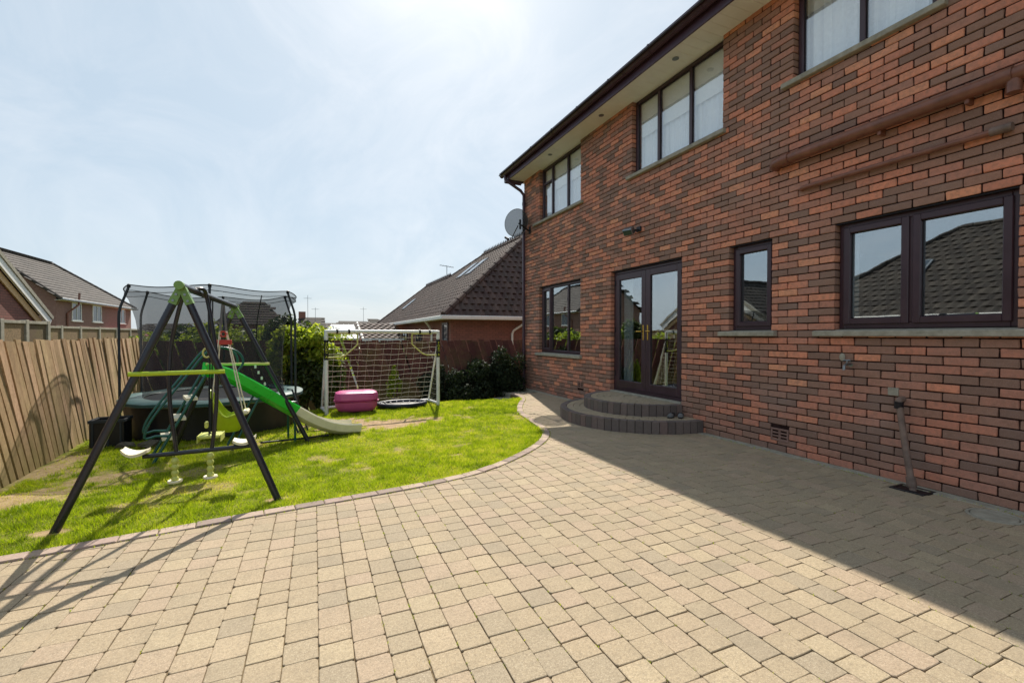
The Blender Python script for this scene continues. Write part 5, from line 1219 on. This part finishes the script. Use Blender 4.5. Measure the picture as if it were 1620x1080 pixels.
for (a, c) in (((8.3, 17.6, RZ1+.15), (8.3, 23.0, RZ1+.15)), ((7.2, 25.4, 4.73), (7.2, 31.8, 4.73))):
    a = Vector(a); c = Vector(c); n = int((c-a).length/.2)
    for k in range(n): p = a.lerp(c, k/n); MB().add([p+Vector((-.03, -.05, 0)), p+Vector((.03, -.05, 0)), p+Vector((.03, .05, 0)), p+Vector((-.03, .05, 0)), p+Vector((0, 0, .17))], [(0,1,2,3)[::-1], (0,1,4), (1,2,4), (2,3,4), (3,0,4)]).build('ridge_crest', MT['tile_brown'], bg_)
b = MB(); b.bbox((BX0-.10, BY0-.11, EZ-.12), (BX1, BY0+.0, EZ+.02), .02); b.build('gutter', MT['white_paint'], bg_); b = MB(); b.bbox((BX0-.11, BY0+.002, EZ-.12), (BX0+.0, BY1, EZ+.02), .02); b.build('gutter', MT['white_paint'], bg_)
b = MB(); b.box((BX0+.002, BY0+.003, EZ-.10), (BX1, BY0+.36, EZ-.085)); b.box((BX0+.003, BY0+.361, EZ-.10), (BX0+.36, BY1, EZ-.085)); b.build('soffit', MT['white_paint'], bg_)
for pts in ([(7.1, BY0-.05, EZ-.10), (7.05, BY0+.05, EZ-.22), (6.72, wy0-.05, EZ-.48), (6.66, wy0-.05, EZ-.6), (6.66, wy0-.05, -1.5)], [(BX0-.05, 17.6, EZ-.10), (BX0+.05, 17.62, EZ-.2), (wx0-.05, 17.9, EZ-.45), (wx0-.05, 17.9, EZ-.6), (wx0-.05, 17.9, -1.5)]):
    MB().tube(pts, .042, 10).build('downpipe', MT['white_paint'], bg_, True)
win(bg_, (wx0, 16.0, 1.0), 'x', .75, 1.5, MT['upvc_brown'], True, 1); win(bg_, (wx0, 20.5, .9), 'x', 1.3, 1.2, MT['upvc_brown'], True, 2); win(bg_, (wx0, 24.0, .9), 'x', 1.3, 1.2, MT['upvc_brown'], True, 2); win(bg_, (wx0, 27.0, .9), 'x', 1.3, 1.2, MT['upvc_brown'], True, 2)
# roof windows on the left slope
slope = Vector((RA[0]-BX0, 0, RZ1-EZ)).normalized(); nrm_ = Vector((-slope.z, 0, slope.x))
def rooflight(parent, O, Y, up, w, h, sl, nr):
    c = Vector((O[0], Y, O[1]))+sl*up+nr*.05; o = thing_part('roof_window', parent, tuple(c))
    def slab(u0, u1, v0, v1, d0, d1, m_, nm):
        V = [c+Vector((0, u, 0))+sl*v+nr*d for d in (d0, d1) for u, v in ((u0, v0), (u1, v0), (u1, v1), (u0, v1))]; MB().add(V, [(0,1,2,3),(7,6,5,4),(0,4,5,1),(1,5,6,2),(2,6,7,3),(3,7,4,0)]).build(nm, m_, o)
    slab(-w/2, w/2, -h/2, h/2, 0, .05, MT['steel'], 'frame'); slab(-w/2+.07, w/2-.07, -h/2+.07, h/2-.07, .04, .056, MT['far_glass'], 'pane')
rooflight(bg_, (BX0, EZ), 20.2, 3.9, .8, 1.2, slope, nrm_); rooflight(bg_, (BX0, EZ), 21.6, 3.9, .8, 1.2, slope, nrm_); rooflight(bg_, (BX0, EZ), 28.5, 1.9, .7, 1.0, slope, nrm_)
b = MB(); q = P(716, 432, 26); b.tube([(7.2, 26.2, 4.6), (7.2, 26.2, 5.4)], .02, 6); b.tube([(6.7, 25.9, 5.35), (7.7, 26.5, 5.35)], .014, 6)
for k in range(6): b.tube([(6.75+k*.17, 25.75+k*.1, 5.35), (6.75+k*.17-.0, 26.1+k*.1, 5.35)], .01, 5)
b.build('aerial', MT['steel'], bg_)
# ---- garage with tiled roof and white conservatory roof left of the bungalow
ga = thing('garage', 'low brick garage with brown tiled roof and white trim left of the bungalow', 'garage', (2.9, 23.5, -1.2))
e0, e1 = P(575, 536, 22), P(622, 535, 22); r0_, r1_ = P(569, 511, 25), P(604, 511, 25)
MB().box((e0.x+.1, 22.2, -1.6), (e1.x+.4, 26, e0.z-.02)).build('wall', MT['far_brick'], ga)
plane_roof('roof_tiles', tuple(e0), (1, 0, 0), [Vector((e0.x, 25, r0_.z)), Vector((3.9, 25, r0_.z))], 3.95-e0.x, ga, MT['tile_brown'], .3, .3)
MB().bbox((e0.x-.05, 21.9, e0.z-.14), (3.95, 22.02, e0.z+.0), .02).build('gutter', MT['white_paint'], ga)
MB().tube([Vector((e0.x-.02, 22, e0.z)), Vector((e0.x-.02, 25, r0_.z))], .06, 6).build('verge', MT['white_paint'], ga); MB().tube([(3.7, 21.95, e0.z-.1), (3.7, 21.95, -1.5)], .05, 8).build('downpipe', MT['white_paint'], ga, True)
cs = thing('conservatory', 'white roofed conservatory beyond the back fence above the goal', 'conservatory', (.9, 24, -1.2))
c0, c1 = P(522, 535, 22.5), P(572, 535, 22.5); tz = P(560, 513, 25).z
b = MB(); b.add([(c0.x-.2, 22.5, c0.z), (c1.x-.1, 22.5, c0.z), (c1.x-.1, 26, tz), (c1.x-1.2, 26, tz), (c0.x-.2, 26, c0.z+.35), (c0.x-.2, 22.5, c0.z-.08), (c1.x-.1, 22.5, c0.z-.08), (c1.x-.1, 26, tz-.08), (c1.x-1.2, 26, tz-.08), (c0.x-.2, 26, c0.z+.27)], [(0,1,2,3,4), (9,8,7,6,5), (0,5,6,1), (1,6,7,2), (2,7,8,3), (3,8,9,4), (4,9,5,0)]); b.build('roof', MT['white_paint'], cs)
for k in range(7): t_ = k/6; MB().tube([Vector((c0.x-.2+(c1.x-c0.x+.1)*t_, 22.47, c0.z+.02)), Vector((max(c0.x-.2+(c1.x-c0.x+.1)*t_, c1.x-1.2), 26, tz+.01))], .025, 5).build('glazing_bar', MT['white'], cs)
MB().box((c0.x-.1, 22.6, -1.6), (c1.x-.2, 25.9, c0.z-.1)).build('wall', MT['white_paint'], cs)
# ---- two storey house far left
lh = thing('brick_house', 'far two storey brick house with grey gabled roof and red canopy beyond the left fence', 'house', (-17, 43, -2.2))
X1, Y0_, Y1_ = -16.8, 42.6, 57.0; EZ2 = 4.15; RX, RZ2 = -20.9, 7.45; X0_ = -25.0
b = MB().box((X0_, Y0_, -2.2), (X1, Y1_, EZ2)); b.add([(X0_, Y0_, EZ2), (X1, Y0_, EZ2), (RX, Y0_, RZ2-.15), (X0_, Y1_, EZ2), (X1, Y1_, EZ2)], [(0, 1, 2)]); b.build('wall', MT['far_brick2'], lh)
sv = Vector((RX-(X1+.4), 0, RZ2-(EZ2-.25))); tiled('roof_tiles', MT['tile_grey'], lh, (X1+.4, Y0_-.3, EZ2-.25), (0, 1, 0), sv, [(0, 0), (15.0, 0), (10.2, sv.length), (0, sv.length)], .9, .38, 0, .05, 3, 'stuff')
sv2 = Vector((RX-(X0_-.4), 0, RZ2-(EZ2-.25))); tiled('roof_tiles', MT['tile_grey'], lh, (X0_-.4, Y0_-.3, EZ2-.25), (0, 1, 0), sv2, [(0, 0), (15.0, 0), (10.2, sv2.length), (0, sv2.length)], 1.5, .5, 0, .03, 3, 'stuff')
b = MB(); ridge_tiles(b, (RX, Y0_-.3, RZ2+.05), (RX, 52.5, RZ2+.05), .13); ridge_tiles(b, (RX, 52.5, RZ2+.05), (X1+.4, Y1_+.1, EZ2-.2), .13); ridge_tiles(b, (RX, Y0_-.32, RZ2+.02), (X1+.42, Y0_-.32, EZ2-.24), .12); b.build('ridge_tiles', MT['tile_grey'], lh, True, 'stuff')
MB().bbox((X1+.36, Y0_-.3, EZ2-.34), (X1+.50, Y1_+.3, EZ2-.20), .02).build('gutter', MT['steel'], lh); MB().box((X1+.01, Y0_-.25, EZ2-.36), (X1+.37, Y1_+.2, EZ2-.34)).build('soffit', MT['white_paint'], lh)
MB().tube([(X1+.08, 44.0, -2), (X1+.08, 44.0, 2.9), (X1+.40, 44.9, 3.6), (X1+.42, 45.0, 4.5)], .07, 8).build('soil_pipe', MT['pipe_brown'], lh, True)
for yy, ww in ((45.6, 1.5), (49.2, 1.7), (54.5, 1.6)): win(lh, (X1, yy, 3.1), 'x', ww, 1.35, MT['white_paint'], True, 2, out=1)
b = MB().add([(X1+.02, 50.8, 1.75), (X1+.02, 56.8, 1.75), (X1+1.6, 56.8, 1.3), (X1+1.6, 50.8, 1.3), (X1+.02, 50.8, 1.65), (X1+.02, 56.8, 1.65), (X1+1.6, 56.8, 1.12), (X1+1.6, 50.8, 1.12)], [(0,1,2,3),(7,6,5,4),(0,4,5,1),(1,5,6,2),(2,6,7,3),(3,7,4,0)]); cn = b.build('canopy', MT['awning'], lh)
for yy in (50.9, 56.7): MB().box((X1+1.45, yy-.05, -2.2), (X1+1.55, yy+.05, 1.12)).build('canopy_post', MT['white_paint'], lh)
# ---- left neighbour: bungalow seen at the frame edge and in the window reflections
ln = thing('brick_bungalow', 'bungalow with cream bargeboard gable at the left edge behind the fence', 'house', (-9, 12, -1.0))
LE = 1.95
MB().box((-17, -3.0, -1.6), (-8.9, 13.2, LE-.05)).build('wall', MT['far_brick'], ln)
s3 = Vector((-13.0+8.5, 0, 5.35-LE)); tiled('roof_tiles', MT['tile_dark'], ln, (-8.5, -3.4, LE), (0, 1, 0), s3, [(0, 0), (17.0, 0), (12.6, s3.length), (3.5, s3.length)], .30, .34, .03, .035, 5, 'stuff')
plane_roof('roof_tiles', (-17.5, 13.6, LE), (1, 0, 0), [Vector((-13, 9.2, 5.35))], 9.0, ln, MT['tile_dark'])
plane_roof('roof_tiles', (-17.5, -3.4, LE), (1, 0, 0), [Vector((-13, .1, 5.35))], 9.0, ln, MT['tile_dark'], 1.2, .5)
s4 = Vector((-13.0+17.5, 0, 5.35-LE)); tiled('roof_tiles', MT['tile_dark'], ln, (-17.5, -3.4, LE), (0, 1, 0), s4, [(0, 0), (17.0, 0), (12.6, s4.length), (3.5, s4.length)], 1.2, .5, 0, .02, 3, 'stuff')
b = MB(); ridge_tiles(b, (-13, .1, 5.4), (-13, 9.2, 5.4)); ridge_tiles(b, (-13, 9.2, 5.38), (-8.5, 13.6, LE+.04)); ridge_tiles(b, (-13, .1, 5.38), (-8.5, -3.4, LE+.04)); b.build('ridge_tiles', MT['tile_dark'], ln, True, 'stuff')
MB().bbox((-8.5, -3.4, LE-.10), (-8.39, 13.6, LE+.02), .02).build('gutter', MT['white_paint'], ln)
n3 = Vector((s3.z, 0, -s3.x)).normalized(); s3n = s3.normalized()
for yy in (9.5,): rooflight(ln, (-8.5, LE), yy, 3.0, .6, .9, s3n, n3 if n3.z > 0 else -n3)
# wing gable facing the garden
GX, GY0, GY1, GP = -8.0, 13.5, 19.75, 16.6; GZ = LE+.64*3.1
b = MB(); b.box((-15, GY0+.25, -1.6), (GX-.12, GY1-.25, LE-.06)); b.add([(GX-.12, GY0+.25, LE-.061), (GX-.12, GY1-.25, LE-.061), (GX-.12, GP, GZ-.10), (-15, GY0+.25, LE-.061), (-15, GY1-.25, LE-.061), (-15, GP, GZ-.1)], [(0,1,2), (5,4,3), (0,2,5,3), (1,4,5,2)]); b.build('gable_wall', MT['far_brick'], ln)
for (ya, yb) in ((GY1, GP), (GY0, GP)):
    vv = Vector((0, yb-ya, GZ-LE)); tiled('roof_tiles', MT['tile_dark'], ln, (GX-7, ya, LE), (1, 0, 0), vv, [(0, 0), (7.0, 0), (7.0, vv.length), (0, vv.length)], .3, .34, .03, .03, 5, 'stuff')
    nn = Vector((0, -vv.z, vv.y)).normalized(); nn = nn if nn.z > 0 else -nn; vn = vv.normalized(); A_ = Vector((GX, ya, LE)); L_ = vv.length
    def strip(d0, d1, x0, x1, nm, mk):
        V = [A_+vn*t_*L_+nn*d+Vector((x, 0, 0)) for x in (x0, x1) for t_, d in ((-.06, d0), (1.0, d0), (1.0, d1), (-.06, d1))]; MB().add(V, [(0,1,2,3),(7,6,5,4),(0,4,5,1),(1,5,6,2),(2,6,7,3),(3,7,4,0)]).build(nm, MT[mk], ln)
    strip(-.02, .09, -.12, .06, 'verge_tiles', 'concrete'); strip(-.24, -.022, -.03, .03, 'bargeboard', 'white_paint'); strip(-.46, -.26, -.10, -.06, 'gable_board', 'goal_tan')
b = MB(); ridge_tiles(b, (GX, GP, GZ+.05), (-15, GP, GZ+.05)); b.build('ridge_tiles', MT['tile_dark'], ln, True, 'stuff')
# ---- post and panel fences behind the left fence
def panel_fence(label, X, ys, top, parent_mat):
    o = thing('panel_fence', label, 'fence', (X, ys[0], -1.0))
    for y in ys: MB().bbox((X-.05, y-.055, -1.2), (X+.055, y+.055, top-.02), .005).build('post', MT['concrete'], o)
    for a, c in zip(ys, ys[1:]):
        n = 6; h_ = (top-.10+1.0)/n
        for k in range(n): MB().bbox((X-.02, a+.056, -1.0+k*h_+.006), (X+.015+random.uniform(0, .006), c-.056, -1.0+(k+1)*h_-.002), .004, random.random()).build('panel_board', MT['wood_grey'], o)
        MB().bbox((X-.04, a+.056, top-.10), (X+.05, c-.056, top-.04), .004).build('cap_rail', MT['concrete'], o)
    return o
panel_fence('taller post and board fence behind the left timber fence', -5.6, [9.5, 10.35, 11.2, 12.05, 12.9, 13.75], 1.64, None)
panel_fence('lower post and board fence farther along below the far house', -6.9, [16.4, 17.7, 18.9, 20.3, 21.8, 23.2, 24.6], 1.60, None)
# ---- far rooftops on the horizon
def far_house(label, x0, x1, ytop, yeave, Y, mat='tile_dark', hip=.25, wall='far_brick', chim=None):
    a, c = P(x0, yeave, Y), P(x1, yeave, Y); tz_ = P((x0+x1)/2, ytop, Y+3).z; W = c.x-a.x
    o = thing('distant_house', label, 'house', ((a.x+c.x)/2, Y, -2), 'houses on the skyline')
    MB().box((a.x+.3, Y+.3, -2), (c.x-.3, Y+6, a.z-.02)).build('wall', MT[wall], o)
    A_, B_ = Vector((a.x+W*hip, Y+3, tz_)), Vector((c.x-W*hip, Y+3, tz_)); O = Vector((a.x, Y, a.z)); vd = Vector((0, 3, tz_-a.z)); L_ = vd.length
    tiled('roof_tiles', MT[mat], o, O, (1, 0, 0), vd, [(0, 0), (W, 0), (W*(1-hip), L_), (W*hip, L_)], .9, .4, 0, .04, 3, 'stuff')
    b = MB(); D_ = Vector((a.x, Y+6, a.z)); E_ = Vector((c.x, Y+6, a.z)); Cc = Vector((c.x, Y, a.z)); b.add([O, D_, A_, Cc, E_, B_], [(0, 2, 1), (3, 4, 5), (1, 2, 5, 4)], .4); b.build('roof_back', MT[mat], o)
    nw = max(1, int(W/3))
    for k in range(nw): win(o, (a.x+W*(k+.5)/nw, Y+.3, a.z-.9), 'y', 1.2, 1.0, MT['white_paint'], False, 2)
    if chim:
        q = P(chim, ytop, Y+3); s_ = MB().box((q.x-.4, q.y-.3, tz_-.6), (q.x+.4, q.y+.3, tz_+.7)); s_.build('chimney', MT['far_brick'], o)
    return o
far_house('distant brown roofed house seen through the trampoline net', 336, 452, 477, 512, 44, 'tile_brown', .34)
far_house('distant dark roofed house with aerial above the golden shrub', 470, 516, 502, 518, 60, 'tile_dark', .05, 'far_brick', 478)
far_house('distant long grey roof left of the conservatory', 514, 537, 511, 522, 66, 'tile_grey', .05)
far_house('distant grey roof right behind the conservatory', 533, 588, 508, 522, 72, 'tile_grey', .08)
far_house('distant small dark roof beside the bungalow eaves', 584, 606, 505, 520, 80, 'tile_dark', .1)
far_house('distant pale house low on the left skyline behind the net', 240, 300, 512, 520, 90, 'tile_grey', .1, 'white_paint')
far_house('distant dark roofed house at the far end of the left fence', 212, 232, 512, 526, 62, 'tile_grey', .2)
for (px__, py__, Y, h_, lb) in ((487, 500, 62, 2.6, 'tall aerial mast on the dark distant roof'), (499, 503, 62, 1.3, 'short aerial on the dark distant roof'), (575, 508, 74, 2.2, 'thin aerial on the grey roof behind the conservatory')):
    q = P(px__, py__, Y); b = MB().tube([q+Vector((0, 0, -.8)), q+Vector((0, 0, h_))], .025, 6); b.tube([q+Vector((-.4, 0, h_*.85)), q+Vector((.4, 0, h_*.85))], .018, 5)
    for k in range(4): b.tube([q+Vector((-.45+k*.3, -.35, h_*.85)), q+Vector((-.45+k*.3, .35, h_*.85))], .014, 5)
    tag(b.build('roof_aerial', MT['steel']), lb, 'aerial', 'roof aerials')
